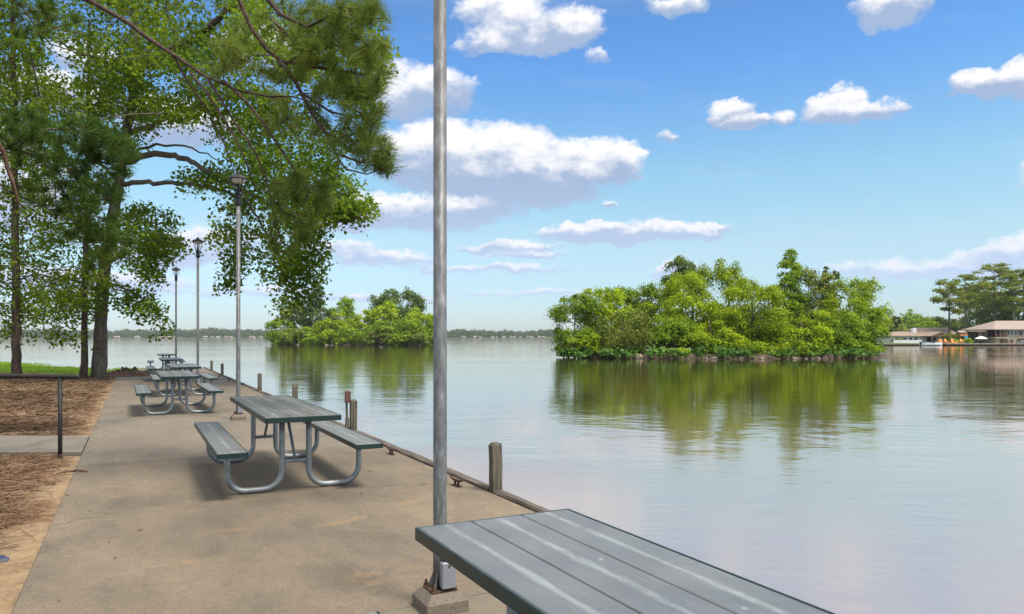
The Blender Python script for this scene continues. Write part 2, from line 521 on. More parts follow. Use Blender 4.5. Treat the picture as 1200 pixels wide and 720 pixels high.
sand = t.ramp(t.math('ADD', t.math('MULTIPLY', fine, 0.5), t.math('MULTIPLY', t.noise(p, 2.5, 6, 0.7), 0.5)), [(0.34, (0.17, 0.11, 0.06)), (0.5, (0.3, 0.21, 0.125)), (0.68, (0.4, 0.29, 0.18))])
col = t.mix(sandf, straw, sand)
gy = t.math('ADD', sx.outputs[1], t.math('MULTIPLY', t.math('SUBTRACT', t.noise(p, 0.35, 4), 0.5), 2.0))
gf = t.math('MULTIPLY', t.smooth(gy, 29.8, 30.8), t.smooth(gy, 46.5, 45.0))
lawn = t.ramp(t.noise(p, 3.0, 5), [(0.3, (0.09, 0.17, 0.015)), (0.7, (0.16, 0.27, 0.025))])
col = t.mix(gf, col, lawn)
t.put(bs.inputs['Base Color'], col)
bs.inputs['Roughness'].default_value = 0.95
bs.inputs['Specular IOR Level'].default_value = 0.1
t.put(bs.inputs['Normal'], t.bump(t.math('ADD', str_, fine), 0.7, 0.03))
M['soil'] = m

# ------------------------------------------------------------------ world, sun, camera
SUN_AZ, SUN_EL = R(128), R(58)     # azimuth from +Y towards +X
wd = bpy.data.worlds.new('World')
SC.world = wd
wd.use_nodes = True
t = NT(wd.node_tree)
for nd in list(wd.node_tree.nodes):
    wd.node_tree.nodes.remove(nd)
out = t.n('ShaderNodeOutputWorld')
bg = t.n('ShaderNodeBackground')
sky = t.n('ShaderNodeTexSky', sky_type='NISHITA')
sky.sun_disc = False
sky.sun_elevation = SUN_EL
sky.sun_rotation = SUN_AZ
sky.air_density = 1.0
sky.dust_density = 0.6
sky.ozone_density = 2.2
dirv = t.coord('Generated')
sp = t.n('ShaderNodeSeparateXYZ')
t.put(sp.inputs[0], dirv)
el = t.math('MULTIPLY', t.math('ARCSINE', sp.outputs[2]), FPX)
az = t.math('MULTIPLY', t.math('ARCTAN2', sp.outputs[0], sp.outputs[1]), FPX)
hs = t.n('ShaderNodeHueSaturation')
hs.inputs['Hue'].default_value = 0.5
hs.inputs['Saturation'].default_value = SKY_SAT
t.put(hs.inputs['Color'], sky.outputs[0])
skyc = t.vmath('MULTIPLY', hs.outputs[0], t.vmath('MULTIPLY', t.ramp(t.math('DIVIDE', t.math('MULTIPLY', t.math('ARCSINE', sp.outputs[2]), FPX), 400.0, clamp=True), [(0.0, tuple(k / 2 for k in (.93, 1.1, 1.4))), (.115, tuple(k / 2 for k in (.98, 1.15, 1.34))), (.27, tuple(k / 2 for k in (1.31, 1.38, 1.29))), (.46, tuple(k / 2 for k in (1.25, 1.54, 1.42))), (.75, tuple(k / 2 for k in (.84, 1.34, 1.75))), (1.0, tuple(k / 2 for k in (.75, 1.2, 1.6)))]), (2.0, 2.0, 2.0)))

def azel(px, py):
    dx, dz = (px - CX) / FPX, (HY - py) / FPX
    return math.atan(dx) * FPX, math.atan2(dz, math.hypot(1, dx)) * FPX

cv = t.n('ShaderNodeCombineXYZ')
wn = t.noise(t.scale3(dirv, (1, 1, 1.6)), 9, 5, 0.6, out='Color')
wn2 = t.vmath('MULTIPLY', t.vmath('SUBTRACT', wn, (0.5, 0.5, 0.5)), (55, 30, 0))
t.put(cv.inputs[0], az)
t.put(cv.inputs[1], el)
wn3 = t.vmath('MULTIPLY', t.vmath('SUBTRACT', t.noise(t.scale3(dirv, (1, 1, 1.3)), 34, 6, 0.65, out='Color'), (0.5, 0.5, 0.5)), (34, 22, 0))
cpos = t.vmath('ADD', t.vmath('ADD', cv.outputs[0], wn2), wn3)
# cumulus: photo-sky position, half width, height above / below, strength
CLOUDS = [
    (520, 190, 70, 48, 48, 1.0), (588, 188, 85, 44, 52, 1.05), (660, 200, 70, 36, 36, 1.0), (716, 196, 42, 34, 26, 1.0), (610, 216, 120, 26, 30, 1.0), (470, 185, 50, 30, 40, .8),
    (500, 250, 100, 22, 22, .95), (440, 255, 60, 26, 20, .9), (575, 243, 50, 12, 14, .7), (390, 262, 60, 18, 14, .7),
    (470, 115, 60, 36, 26, .8), (520, 108, 38, 26, 28, .75),
    (625, 44, 80, 28, 24, 1.0), (668, 36, 42, 26, 22, 1.05), (590, 14, 56, 22, 20, .75), (560, 55, 30, 14, 10, .55), (702, 70, 14, 12, 10, .4),
    (852, 138, 24, 18, 16, 1.0), (866, 146, 30, 9, 9, .9), (915, 141, 20, 11, 9, .55), (985, 130, 34, 22, 16, 1.0), (1000, 136, 46, 12, 10, .75), (780, 157, 12, 7, 7, .55),
    (1042, 12, 40, 28, 24, 1.0), (1062, 4, 30, 14, 14, .8), (790, 4, 36, 12, 14, .75),
    (1132, 104, 26, 16, 12, 1.0), (1178, 104, 40, 14, 13, .95), (1215, 98, 40, 20, 16, 1.0),
    (745, 272, 120, 12, 14, .95), (690, 270, 60, 10, 12, .85), (605, 290, 62, 9, 10, .85), (800, 272, 70, 8, 9, .7), (620, 300, 60, 6, 6, .6), (610, 318, 70, 7, 7, .55),
    (1100, 314, 120, 13, 14, .68), (1175, 298, 46, 12, 11, .9), (1240, 290, 60, 20, 18, 1.0), (1040, 318, 60, 10, 10, .6), (715, 241, 12, 5, 5, .6),
    (790, 314, 24, 14, 14, .85), (450, 306, 80, 10, 12, .65), (395, 296, 60, 12, 12, .7), (540, 316, 60, 6, 6, .5),
    (215, 150, 70, 30, 24, 1.0), (240, 285, 70, 18, 18, .9), (190, 300, 60, 18, 14, .8), (60, 110, 60, 26, 20, .9), (90, 330, 120, 14, 16, .7), (300, 345, 120, 7, 7, .45), (430, 350, 120, 6, 6, .45),
    (100, 70, 40, 20, 15, .8), (310, 60, 50, 24, 20, .8), (700, 345, 200, 5, 5, .4), (-120, 220, 150, 60, 50, 1.0), (-300, 120, 180, 60, 60, 1.0), (1400, 200, 120, 60, 50, 1.0),
]
mx = ws = wt = None
for (px, py, rx, ru, rd, st) in CLOUDS:
    a, e = azel(px, py)
    rx, ru, rd = rx * 1.12, ru * 1.15, rd * 1.15
    dv = t.vmath('MULTIPLY', t.vmath('SUBTRACT', cpos, (a, e, 0)), (1 / rx, 1 / ru, 0))
    s3 = t.n('ShaderNodeSeparateXYZ')
    t.put(s3.inputs[0], dv)
    yy = t.math('MAXIMUM', s3.outputs[1], t.math('MULTIPLY', s3.outputs[1], -ru / rd * 1.15))
    r2 = t.math('ADD', t.math('MULTIPLY', s3.outputs[0], s3.outputs[0]), t.math('MULTIPLY', yy, yy))
    m_ = t.math('MULTIPLY', t.math('SUBTRACT', 1.0, r2, clamp=True), st)
    sh = t.math('MULTIPLY', m_, s3.outputs[1])
    mx = m_ if mx is None else t.math('MAXIMUM', mx, m_)
    ws = m_ if ws is None else t.math('ADD', ws, m_)
    wt = sh if wt is None else t.math('ADD', wt, sh)
fb = t.noise(t.scale3(dirv, (1, 1, 1.5)), 26, 7, 0.62)
fb2 = t.noise(t.scale3(dirv, (1, 1, 1.3)), 60, 5, 0.6)
# unseen bright cloud added above and behind the picture to lift fill light
gen = t.noise(t.scale3(dirv, (1, 1, 1.8)), 2.2, 7, 0.62)
outm = t.smooth(el, 345, 470)
fill_cloud = t.math('MULTIPLY', t.smooth(gen, 0.3, 0.5), outm)
dn = t.math('ADD', mx, t.math('ADD', t.math('MULTIPLY', t.math('SUBTRACT', fb, 0.5), 1.15), t.math('MULTIPLY', t.math('SUBTRACT', fb2, 0.5), 0.8)))
has = t.smooth(mx, 0.0, 0.2)
dens = t.math('MULTIPLY', t.smooth(dn, -0.08, 0.62), has)
wisp = t.math('MULTIPLY', t.smooth(t.noise(t.scale3(dirv, (1, 1, 4.5)), 7.0, 8, 0.68, 0.4), 0.5, 0.78), t.smooth(el, 420, 60))
dens = t.math('MAXIMUM', dens, t.math('MULTIPLY', wisp, 0.5))
dens = t.math('MAXIMUM', dens, fill_cloud)
shade = t.math('DIVIDE', wt, t.math('ADD', ws, 0.05))
shade = t.math('ADD', shade, t.math('MULTIPLY', t.math('SUBTRACT', fb, 0.5), 1.3))
lit = t.smooth(t.math('ADD', shade, t.math('MULTIPLY', fill_cloud, 0.6)), -0.2, 0.5)
low = t.smooth(el, 40, 200)
base = t.mix(low, (4.7, 5.8, 7.8), (3.2, 4.15, 5.95))
top = t.mix(low, (6.9, 7.3, 8.2), (8.6, 8.5, 8.6))
cc = t.mix(lit, base, top)
cc = t.mix(outm, cc, (12.0, 11.8, 11.6))  # added overhead cloud made extra bright, for fill and paler water
fin = t.mix(dens, skyc, cc)
t.put(bg.inputs['Color'], fin)
bg.inputs['Strength'].default_value = SKY_STRENGTH
t.nt.links.new(bg.outputs[0], out.inputs[0])

sl = bpy.data.lights.new('sun', 'SUN')
sl.energy = SUN_POWER
sl.angle = R(SUN_ANGLE)
sl.color = (1.0, 0.945, 0.86)
so = bpy.data.objects.new('sun', sl)
COL.objects.link(so)
sd = Vector((math.sin(SUN_AZ) * math.cos(SUN_EL), math.cos(SUN_AZ) * math.cos(SUN_EL), math.sin(SUN_EL)))
so.rotation_euler = sd.to_track_quat('Z', 'Y').to_euler()
so.location = sd * 60

cam = bpy.data.cameras.new('camera')
cam.sensor_width = 36
cam.lens = FPX / 1200 * 36
cam.shift_y = (HY - 360) / 1200
cam.clip_start = 0.05
cam.clip_end = 9000
co = bpy.data.objects.new('camera', cam)
COL.objects.link(co)
co.location = (0, 0, CAMZ)
co.rotation_euler = (R(90), 0, 0)
SC.camera = co
SC.view_settings.view_transform = 'Standard'
SC.view_settings.look = 'None'
SC.view_settings.exposure = EXPOSURE
SC.view_settings.gamma = 1
SC.render.engine = 'CYCLES'
SC.cycles.use_denoising = True
SC.cycles.max_bounces = 8
SC.cycles.transparent_max_bounces = 8
SC.cycles.sample_clamp_indirect = 4
SC.cycles.caustics_reflective = False
SC.cycles.caustics_refractive = False

# ------------------------------------------------------------------ water, bank, dock
b = MB()
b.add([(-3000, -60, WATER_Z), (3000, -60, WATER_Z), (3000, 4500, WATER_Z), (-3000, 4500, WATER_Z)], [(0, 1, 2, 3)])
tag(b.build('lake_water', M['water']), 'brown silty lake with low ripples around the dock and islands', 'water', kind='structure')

def bank_z(x, y):
    n = 0.5 * math.sin(x * 0.9 + 1.3 * math.sin(y * 0.7)) + 0.5 * math.sin(y * 1.15 + x * 0.35)
    v = CU * x + SU * y
    up = min(1.0, max(0.0, (-0.9 - v) / 2.5))
    return -0.05 + up * (0.06 + 0.05 * n) + (0.012 * n)

vs, fs = [], []
NV, NU = 56, 110
vcols = [-0.59 - 46 * (i / (NV - 1)) ** 2.2 for i in range(NV)]
for i, v in enumerate(vcols):
    ue = (20.03 - 1.178 * v) / 0.518
    for j in range(NU):
        f = j / (NU - 1)
        u = -8 + (ue + 0.5 + 8) * (f ** 1.25)
        p = D(u, v)
        z = bank_z(p.x, p.y)
        if 9.3 < p.y < 11.6 and v < -0.59:
            z = min(z, -0.05)
        e = ue - u
        if e < 1.0:
            z = z - (1.0 - e) ** 1.4 * 0.75
        vs.append((p.x, p.y, z))
for i in range(NV - 1):
    for j in range(NU - 1):
        fs.append((i * NU + j, i * NU + j + 1, (i + 1) * NU + j + 1, (i + 1) * NU + j))
b = MB().add(vs, fs)
ground = b.build('ground', M['soil'], smooth=True)
tag(ground, 'bank of sand and red-brown pine straw with a bright lawn at the water', 'ground', kind='structure')

def ground_at(x, y):
    z = bank_z(x, y)
    if 9.3 < y < 11.6:
        z = min(z, -0.05)
    return z

# the bank wraps a little round the far end of the dock
vs, fs = [], []
for i in range(9):
    for j in range(9):
        v_, u_ = -0.9 + 2.3 * i / 8, 40.0 + 6.0 * j / 8 * (1 - .1 * i)
        p = D(u_, v_)
        vs.append((p.x, p.y, -.03 + .02 * math.sin(i * 2.1 + j) - .9 * max(0, j / 8 - .55) ** 1.3 - .9 * max(0, i / 8 - .7) ** 1.2))
for i in range(8):
    for j in range(8):
        fs.append((i * 9 + j, i * 9 + j + 1, i * 9 + j + 10, i * 9 + j + 9))
tag(MB().add(vs, fs).build('ground', M['soil'], smooth=True), 'grassy tongue of bank behind the far end of the dock', 'ground', kind='structure')

b = MB()
b.box(-0.6, 3.08, -6, 40, -0.24, 0.0, c=0.012)
o = b.build('dock_pavement', M['dock'], rz=DOCK_ROT)
tag(o, 'long tan concrete dock walkway with exposed aggregate and stains', 'pavement', kind='structure')

b = MB()
x0 = lambda y: (-0.61 - SU * y) / CU
ya, yb = 9.62, 11.25
tv = [(-30, ya, -0.2), (x0(ya), ya, -0.2), (x0(yb), yb, -0.2), (-30, yb, -0.2), (-30, ya, 0.015), (x0(ya), ya, 0.0), (x0(yb), yb, 0.0), (-30, yb, 0.015)]
b.add(tv, [(3, 2, 1, 0), (4, 5, 6, 7), (0, 1, 5, 4), (1, 2, 6, 5), (2, 3, 7, 6), (3, 0, 4, 7)])
tag(b.build('path', M['path']), 'grey pebbled concrete path joining the dock from the pine straw', 'path', kind='structure')

# scattered pine straw strands
n = 95000
Y = 3.6 + 25 * RNG.random(n) ** 1.5
vv = -0.65 - 6.5 * RNG.random(n) ** 0.9
keep = (vv + RNG.normal(size=n) * 0.16 < -0.86) & (Y + RNG.normal(size=n) * .35 + np.sin(vv * 5) * .3 > 5.5)
Y, vv = Y[keep], vv[keep]
X = (vv - SU * Y) / CU
keep = ~((Y > 9.55) & (Y < 11.3))
X, Y = X[keep], Y[keep]
Z = np.array([ground_at(a, c) for a, c in zip(X, Y)]) + 0.008 + (0.02 + 0.05 * (np.sin(X * 5.1 + np.sin(Y * 3.7)) * np.sin(Y * 4.3) > .2)) * RNG.random(len(X))
an = RNG.random(len(X)) * math.pi * 2
L = 0.06 + 0.1 * RNG.random(len(X))
dx, dy, dz = np.cos(an) * L, np.sin(an) * L, RNG.normal(size=len(X)) * 0.015
w = 0.0013 + 0.0014 * RNG.random(len(X)) + .00016 * Y
V = np.empty((len(X), 4, 3))
C = np.stack([X, Y, Z], 1)
dv = np.stack([dx, dy, dz], 1)
pv = np.stack([-np.sin(an) * w, np.cos(an) * w, w * 0.6], 1)
V[:, 0] = C - dv - pv; V[:, 1] = C + dv * 0.9 - pv; V[:, 2] = C + dv * 0.9 + pv; V[:, 3] = C - dv + pv
o = poly_cloud('pine_straw', V, 4, M['straw'])
tag(o, 'loose red-brown pine needles strewn over the bank', 'pine straw', kind='stuff')
# a few pale dry leaves and chips in the straw
n = 240
Y = 3.6 + 22 * RNG.random(n); vv = -0.75 - 7 * RNG.random(n); X = (vv - SU * Y) / CU
Z = np.array([ground_at(a, c) for a, c in zip(X, Y)]) + 0.03
C = np.stack([X, Y, Z], 1)
N = unit(np.stack([RNG.normal(size=n) * 0.4, RNG.normal(size=n) * 0.4, np.ones(n)], 1))
tag(poly_cloud('dry_leaf_litter', leaf_verts(C, N, 0.03 + 0.07 * RNG.random(n) ** 2), 4, M['dryleaf']), 'pale dry leaves and chips lying in the pine straw', 'leaf litter', kind='stuff')
n = 170
vv = np.where(RNG.random(n) < .55, -0.58 + .5 * RNG.random(n) ** 2, -0.5 + 3.4 * RNG.random(n)); uu = 3 + 20 * RNG.random(n) ** 1.4
X = -SU * uu + CU * vv; Y = CU * uu + SU * vv
C = np.stack([X, Y, 0.006 + .008 * RNG.random(n)], 1)
N = unit(np.stack([RNG.normal(size=n) * 0.25, RNG.normal(size=n) * 0.25, np.ones(n)], 1))
tag(poly_cloud('leaf_litter', leaf_verts(C, N, 0.012 + 0.04 * RNG.random(n) ** 2, .4), 4, M['straw']), 'scattered brown leaf and straw bits on the dock concrete', 'leaf litter', kind='stuff')
# lawn blades
n = 26000
Y = 30.5 + 14.5 * RNG.random(n); X = -40 + 30 * RNG.random(n)
vv = CU * X + SU * Y; uu = -SU * X + CU * Y
wob = np.sin(X * 1.3) * 0.7 + np.sin(X * 0.41) * 0.9
keep = (vv < -0.8) & (uu < (20.03 - 1.178 * vv) / 0.518 - .6) & (Y > 30.4 + .35 * wob) & (X / Y > -0.78)
X, Y = X[keep], Y[keep]
Z = np.array([ground_at(a, c) for a, c in zip(X, Y)])
V = np.empty((len(X), 3, 3))
an = RNG.random(len(X)) * 6.28
C = np.stack([X, Y, Z], 1)
pv = np.stack([np.cos(an), np.sin(an), an * 0], 1) * 0.018
V[:, 0] = C - pv; V[:, 1] = C + pv
V[:, 2] = C + np.stack([RNG.normal(size=len(X)) * 0.03, RNG.normal(size=len(X)) * 0.03, 0.05 + 0.05 * RNG.random(len(X))], 1)
tag(poly_cloud('lawn_grass', V, 3, M['grass']), 'short bright green grass at the water edge behind the trees', 'grass', kind='stuff')

# timber kerb along the water side of the dock
us = [-6, -.1, 6.44, 11.68, 16.48, 21.55, 26.5, 31.4, 35.9, 40]
for i in range(len(us) - 1):
    b = MB()
    r = random.Random(i)
    L = us[i + 1] - us[i] - 0.15
    n = max(3, int(L / 0.35))
    vs, fs = [], []
    for k in range(n + 1):
        y = L * k / n
        j = [r.uniform(-.008, .008) for _ in range(8)]
        pr = [(0, -.16), (.1, -.16), (.1 + j[0], .012 + j[1]), (.085 + j[2], .03 + j[3]), (.02 + j[4], .03 + j[5]), (0.0, .014 + j[7])]
        vs += [(x, y, z) for x, z in pr]
    for k in range(n):
        for q in range(6):
            q2 = (q + 1) % 6
            fs.append((k * 6 + q, k * 6 + q2, (k + 1) * 6 + q2, (k + 1) * 6 + q))
    fs += [(5, 4, 3, 2, 1, 0), tuple(range(n * 6, n * 6 + 6))]
    b.add(vs, fs)
    o = b.build('edge_timber', M['timber'], loc=D(us[i] + .075, 3.084, 0), rz=DOCK_ROT)
    tag(o, 'weathered timber kerb beam lying along the water edge of the dock', 'timber', 'timber kerb beams along the dock')

# mooring posts standing in the water against the dock
posts = [(6.44, 0.47, 'thick square mooring post standing alone behind the nearest tabletop, right of the tall lamp post'),
         (11.68, 0.5, 'mooring post with a rusty red box on its side beside the second table'),
         (16.48, 0.46, 'mooring post rising just behind the back edge of the second tabletop'),
         (21.55, 0.5, 'mooring post standing alone in the gap between the second lamp post and the second tabletop'),
         (26.5, 0.44, 'mooring post mostly hidden behind the second nearest lamp post'),
         (31.4, 0.47, 'short mooring post near the far end of the dock, second from the end'),
         (35.9, 0.46, 'short mooring post standing last at the far end of the dock')]
for i, (u, h, lab) in enumerate(posts):
    r = random.Random(40 + i)
    s = 0.051
    b = MB()
    vs, fs = [], []
    zs = [-1.6, -0.4, -0.1, 0.12, h * 0.6, h - 0.02, h]
    for k, z in enumerate(zs):
        q = s if k < len(zs) - 1 else s - 0.012
        ox, oy = r.uniform(-.003, .003), r.uniform(-.003, .003)
        c_ = 0.005
        ring = [(-q + c_, -q), (q - c_, -q), (q, -q + c_), (q, q - c_), (q - c_, q), (-q + c_, q), (-q, q - c_), (-q, -q + c_)]
        vs += [(x + ox, y + oy, z + (r.uniform(-.008, .008) if k > 4 else 0)) for x, y in ring]
    for k in range(len(zs) - 1):
        for q in range(8):
            fs.append((k * 8 + q, k * 8 + (q + 1) % 8, k * 8 + 8 + (q + 1) % 8, k * 8 + 8 + q))
    fs += [tuple(range(7, -1, -1)), tuple(range(len(vs) - 8, len(vs)))]
    b.add(vs, fs)
    o = b.build('mooring_post', M['pile'], loc=D(u, 3.14, 0), rz=DOCK_ROT + r.uniform(-.05, .05))
    o.rotation_euler[0] = r.uniform(-.03, .03)
    tag(o, lab, 'mooring post', 'mooring posts along the dock')
    if i == 1:
        bx = MB()
        bx.box(-.04, .04, -.035, .035, .46, .65, c=.008)
        bx.box(-.043, .043, -.043, -.0355, .47, .64, c=.003)
        q = bx.build('outlet_box', M['redrust'], o, loc=(-0.10, -0.02, 0))
        q['label'] = 'rusty red outlet box'
        bx = MB()
        bx.tube([(-.1, 0, -.1), (-.1, 0, .2), (-.11, 0, .455)], .018, 8)
        bx.box(-.125, -.072, -.03, .03, .0, .22, c=.006)
        bx.build('conduit', M['pile'], o)

for u, v, lab in [(6.85, 2.9, 'rusty dock cleat nearest the tall lamp post'), (9.1, 2.94, 'rusty dock cleat between the tall lamp post and the post with the red box'),
                  (27.0, 2.9, 'tiny dock cleat on the far dock, just right of the second lamp post'), (30.0, 2.9, 'tiny dock cleat on the far dock by the end posts')]:
    b = MB()
    b.box(-.03, .03, -.075, .075, 0.001, .012, c=.003)
    for s in (-.035, .035):
        b.tube([(0, s, .01), (0, s * .9, .05)], [.013, .011], 8)
    b.tube([(0, -.15, .085), (0, -.09, .066), (0, 0, .058), (0, .09, .066), (0, .15, .085)], [.006, .013, .015, .013, .006], 8)
    o = b.build('dock_cleat', M['rust'], loc=D(u, v, 0), rz=DOCK_ROT + 0.1, smooth=True)
    tag(o, lab, 'cleat', 'cleats on the dock edge')

# ------------------------------------------------------------------ lamp posts
def lamp(u, v, label, first=False, seed=0):
    root = empty('lamp_post', D(u, v, 0), DOCK_ROT, label, 'lamp post', 'lamp posts along the dock')
    b = MB()
    s, k = .12, .04
    vs = []
    for q, z in ((s, 0.002), (s, .06), (s - k, .105)):
        vs += [(-q, -q, z), (q, -q, z), (q, q, z), (-q, q, z)]
    fs = [(3, 2, 1, 0), (8, 9, 10, 11)]
    for r in (0, 4):
        for q in range(4):
            fs.append((r + q, r + (q + 1) % 4, r + 4 + (q + 1) % 4, r + 4 + q))
    b.add(vs, fs)
    b.build('footing', M['footing'], root)
    b = MB()
    b.box(-.075, .075, -.075, .075, .106, .118, c=.004)
    b.build('base_plate', M['rust'], root)
    for sx_ in (-.06, .06):
        for sy_ in (-.06, .06):
            MB().lathe([(.014, .118), (.014, .132), (.007, .132), (.007, .15)], 6, sx_, sy_).build('anchor_bolt', M['rust'], root)
    b = MB()
    b.tube([(0, 0, .118), (0, 0, .3), (0, 0, 4.0)], [.04, .038, .036], 20)
    for q in range(4):
        a = q * math.pi / 2 + .785
        ca, sa = math.cos(a), math.sin(a)
        pa = [(.04, .118), (.072, .118), (.04, .2)]
        b.add([(x * ca - .004 * sa, x * sa + .004 * ca, z) for x, z in pa] + [(x * ca + .004 * sa, x * sa - .004 * ca, z) for x, z in pa],
              [(0, 1, 2), (5, 4, 3), (0, 3, 4, 1), (1, 4, 5, 2), (2, 5, 3, 0)])
    b.build('pole', M['pole'], root, smooth=False)
    for p in root.children[-1].data.polygons:
        p.use_smooth = len(p.vertices) == 4 and p.area > 0.0015
    # junction boxes on the camera side
    b = MB()
    b.box(-.02, .062, -.085, -.04, .125, .27, c=.005)
    q = b.build('junction_box', M['whitebox'], root)
    b = MB(); b.lathe([(.006, 0), (.006, .004)], 8)
    sc = b.build('screw', M['black'], q); sc.location = (.021, -.085, .25); sc.rotation_euler = (R(90), 0, 0)
    b = MB()
    b.box(-.004, .046, -.078, -.04, .285, .365, c=.004)
    b.box(.002, .04, -.084, -.078, .293, .357, c=.003)
    b.build('outlet_cover', M['galv'], root)
    # lantern
    MB().lathe([(.052, 3.93), (.056, 3.95), (.05, 4.06), (.062, 4.07), (.062, 4.1), (.03, 4.12)], 16).build('collar', M['black'], root, smooth=False)
    for q in range(4):
        a = q * math.pi / 2 + .4
        ca, sa = math.cos(a), math.sin(a)
        pts = [(r * ca, r * sa, z) for r, z in ((.035, 4.09), (.07, 4.16), (.115, 4.28), (.155, 4.4))]
        MB().tube(pts, [.011, .010, .009, .009], 6).build('lantern_arm', M['black'], root, smooth=True)
    MB().lathe([(.185, 4.395), (.19, 4.405), (.12, 4.46), (.045, 4.49), (.04, 4.515), (.012, 4.54)], 8).build('lantern_roof', M['black'], root)
    MB().lathe([(.06, 4.33), (.13, 4.372), (.15, 4.394)], 20).build('lens', M['lens'], root, smooth=True)
    MB().lathe([(.018, 4.11), (.022, 4.2), (.02, 4.33)], 10).build('lamp_stem', M['black'], root, smooth=True)
    return root

lamp(3.81, 1.513, 'tall nearest lamp post whose pole crosses the whole picture')
lamp(14.25, 1.7, 'lamp post behind the second picnic table, its lantern among the leaves')
lamp(24.1, 1.72, 'taller of the two distant lamp posts standing together left of the leafy branch')
lamp(34.4, 1.6, 'farthest and smallest lamp post at the far end of the dock')

# ------------------------------------------------------------------ picnic tables
TL = 2.78
def table(u, v, label, topmat, rz=0.0):
    """u is the end of the table farther along the dock minus its length"""
    root = empty('picnic_table', D(u + TL / 2, v, 0), DOCK_ROT + rz, label, 'picnic table', 'picnic tables in a row on the dock')
    h, w, th = 0.76, 0.68, 0.05
    b = MB()
    for k in range(3):
        x0_ = -w / 2 + k * w / 3
        b.box(x0_ + .0025, x0_ + w / 3 - .0025, -TL / 2 + .012, TL / 2 - .012, h - .04, h - .001, c=.003)
    b.build('tabletop', topmat, root)
    b = MB()
    b.box(-w / 2 - .010, -w / 2 - .0005, -TL / 2, TL / 2, h - th, h, c=.002)
    b.box(w / 2 + .0005, w / 2 + .010, -TL / 2, TL / 2, h - th, h, c=.002)
    b.box(-w / 2, w / 2, -TL / 2, -TL / 2 + .010, h - th, h, c=.002)
    b.box(-w / 2, w / 2, TL / 2 - .010, TL / 2, h - th, h, c=.002)
    b.build('edge_trim', M['edge'], root)
    for s in (-1, 1):
        b = MB()
        b.box(-.125, .125, -TL / 2 + .008, TL / 2 - .008, .42, .459, c=.003)
        q = b.build('seat', M['seat'], root, loc=(s * .63, 0, 0))
        b = MB()
        b.box(-.133, -.1255, -TL / 2, TL / 2, .413, .46, c=.002)
        b.box(.1255, .133, -TL / 2, TL / 2, .413, .46, c=.002)
        b.box(-.125, .125, -TL / 2, -TL / 2 + .0075, .413, .46, c=.002)
        b.box(-.125, .125, TL / 2 - .0075, TL / 2, .413, .46, c=.002)
        b.build('seat_edge', M['edge'], q)
    pr = .0285
    yf = TL / 2 - .42
    for e in (-1, 1):
        for s in (-1, 1):
            pts = []
            rb = .17
            zb = pr + .003
            xi, xo = .13, .635
            pts += [(xi, .705), (xi, .5), (xi, zb + rb)]
            for k in range(1, 7):
                a = k * math.pi / 12
                pts.append((xi + rb - rb * math.cos(a), zb + rb - rb * math.sin(a)))
            for k in range(0, 7):
                a = k * math.pi / 12
                pts.append((xo - rb + rb * math.sin(a), zb + rb - rb * math.cos(a)))
            pts += [(xo, .3), (xo, .415)]
            b = MB().tube([(s * x, e * yf, z) for x, z in pts], pr, 12)
            b.build('leg', M['tablepipe'], root, smooth=True)
        b = MB().tube([(-.105, e * yf, .29), (.105, e * yf, .29)], .02, 10)
        b.build('cross_bar', M['tablepipe'], root)
        MB().box(-.32, .32, e * yf - .02, e * yf + .02, .706, .7125).build('mounting_plate', M['tablepipe'], root)
        b = MB().tube([(0, e * yf - e * .02, .30), (0, e * yf - e * .45, .7)], .016, 8)
        b.build('brace', M['tablepipe'], root)
    return root

table(-.06, 1.325, 'slate grey picnic tabletop filling the bottom right corner, beside the tall lamp post', M['top_new'])
table(7.01, 1.42, 'second nearest picnic table, whole, dark worn top and green edges', M['top_worn'])
table(15.4, .785, 'third picnic table, seen end-on left of the second lamp post with its benches clear', M['top_worn'], .012)
table(20.3, 1.17, 'fourth picnic table, directly behind the end-on one and shifted towards the lake', M['top_worn'], .01)
table(27.5, 1.16, 'fifth picnic table, small, next to last in the row beside the third lamp post', M['top_worn'])
table(35.6, 1.3, 'farthest picnic table, tiny top against the lake at the base of the last lamp post', M['top_worn'], -.02)

# ------------------------------------------------------------------ handrail, stick, scrap, stump
root = empty('handrail', (-5.8, 9.42, -.06), 0, 'dark brown pipe handrail on a single visible post beside the side path', 'handrail')
b = MB().tube([(-6, .12, 1.09), (0, 0, 1.062), (.22, -.005, 1.058), (.245, -.005, 1.058)], [.029, .029, .029, .022], 12)
b.build('rail', M['rail'], root, smooth=True)
for x in (0, -2.6, -5.2):
    b = MB().tube([(x, -x * .02, -.25), (x, -x * .02, 1.045 - x * .004)], .026, 12)
    b.lathe([(.036, -.01), (.036, .012), (.027, .03)], 12, x, -x * .02)
    b.build('post', M['rail'], root, smooth=True)

p0 = P(66, 553.5, 1290 / (553 - 396)); p1 = P(104, 553, 1290 / (553 - 396))
r = random.Random(5)
pts = []
for k in range(9):
    f = k / 8
    p = p0.lerp(p1, f)
    pts.append((p.x, p.y + .03 * math.sin(f * 5), (0.012 if f > .55 else -.02 + .02 * f) + .012 * math.sin(f * 3.14)))
b = MB().tube(pts, [.006, .009, .012, .010, .011, .012, .011, .012, .010], 6)
o = b.build('fallen_stick', M['deadwood'])
tag(o, 'thin dark stick lying half on the concrete edge below the handrail', 'stick')

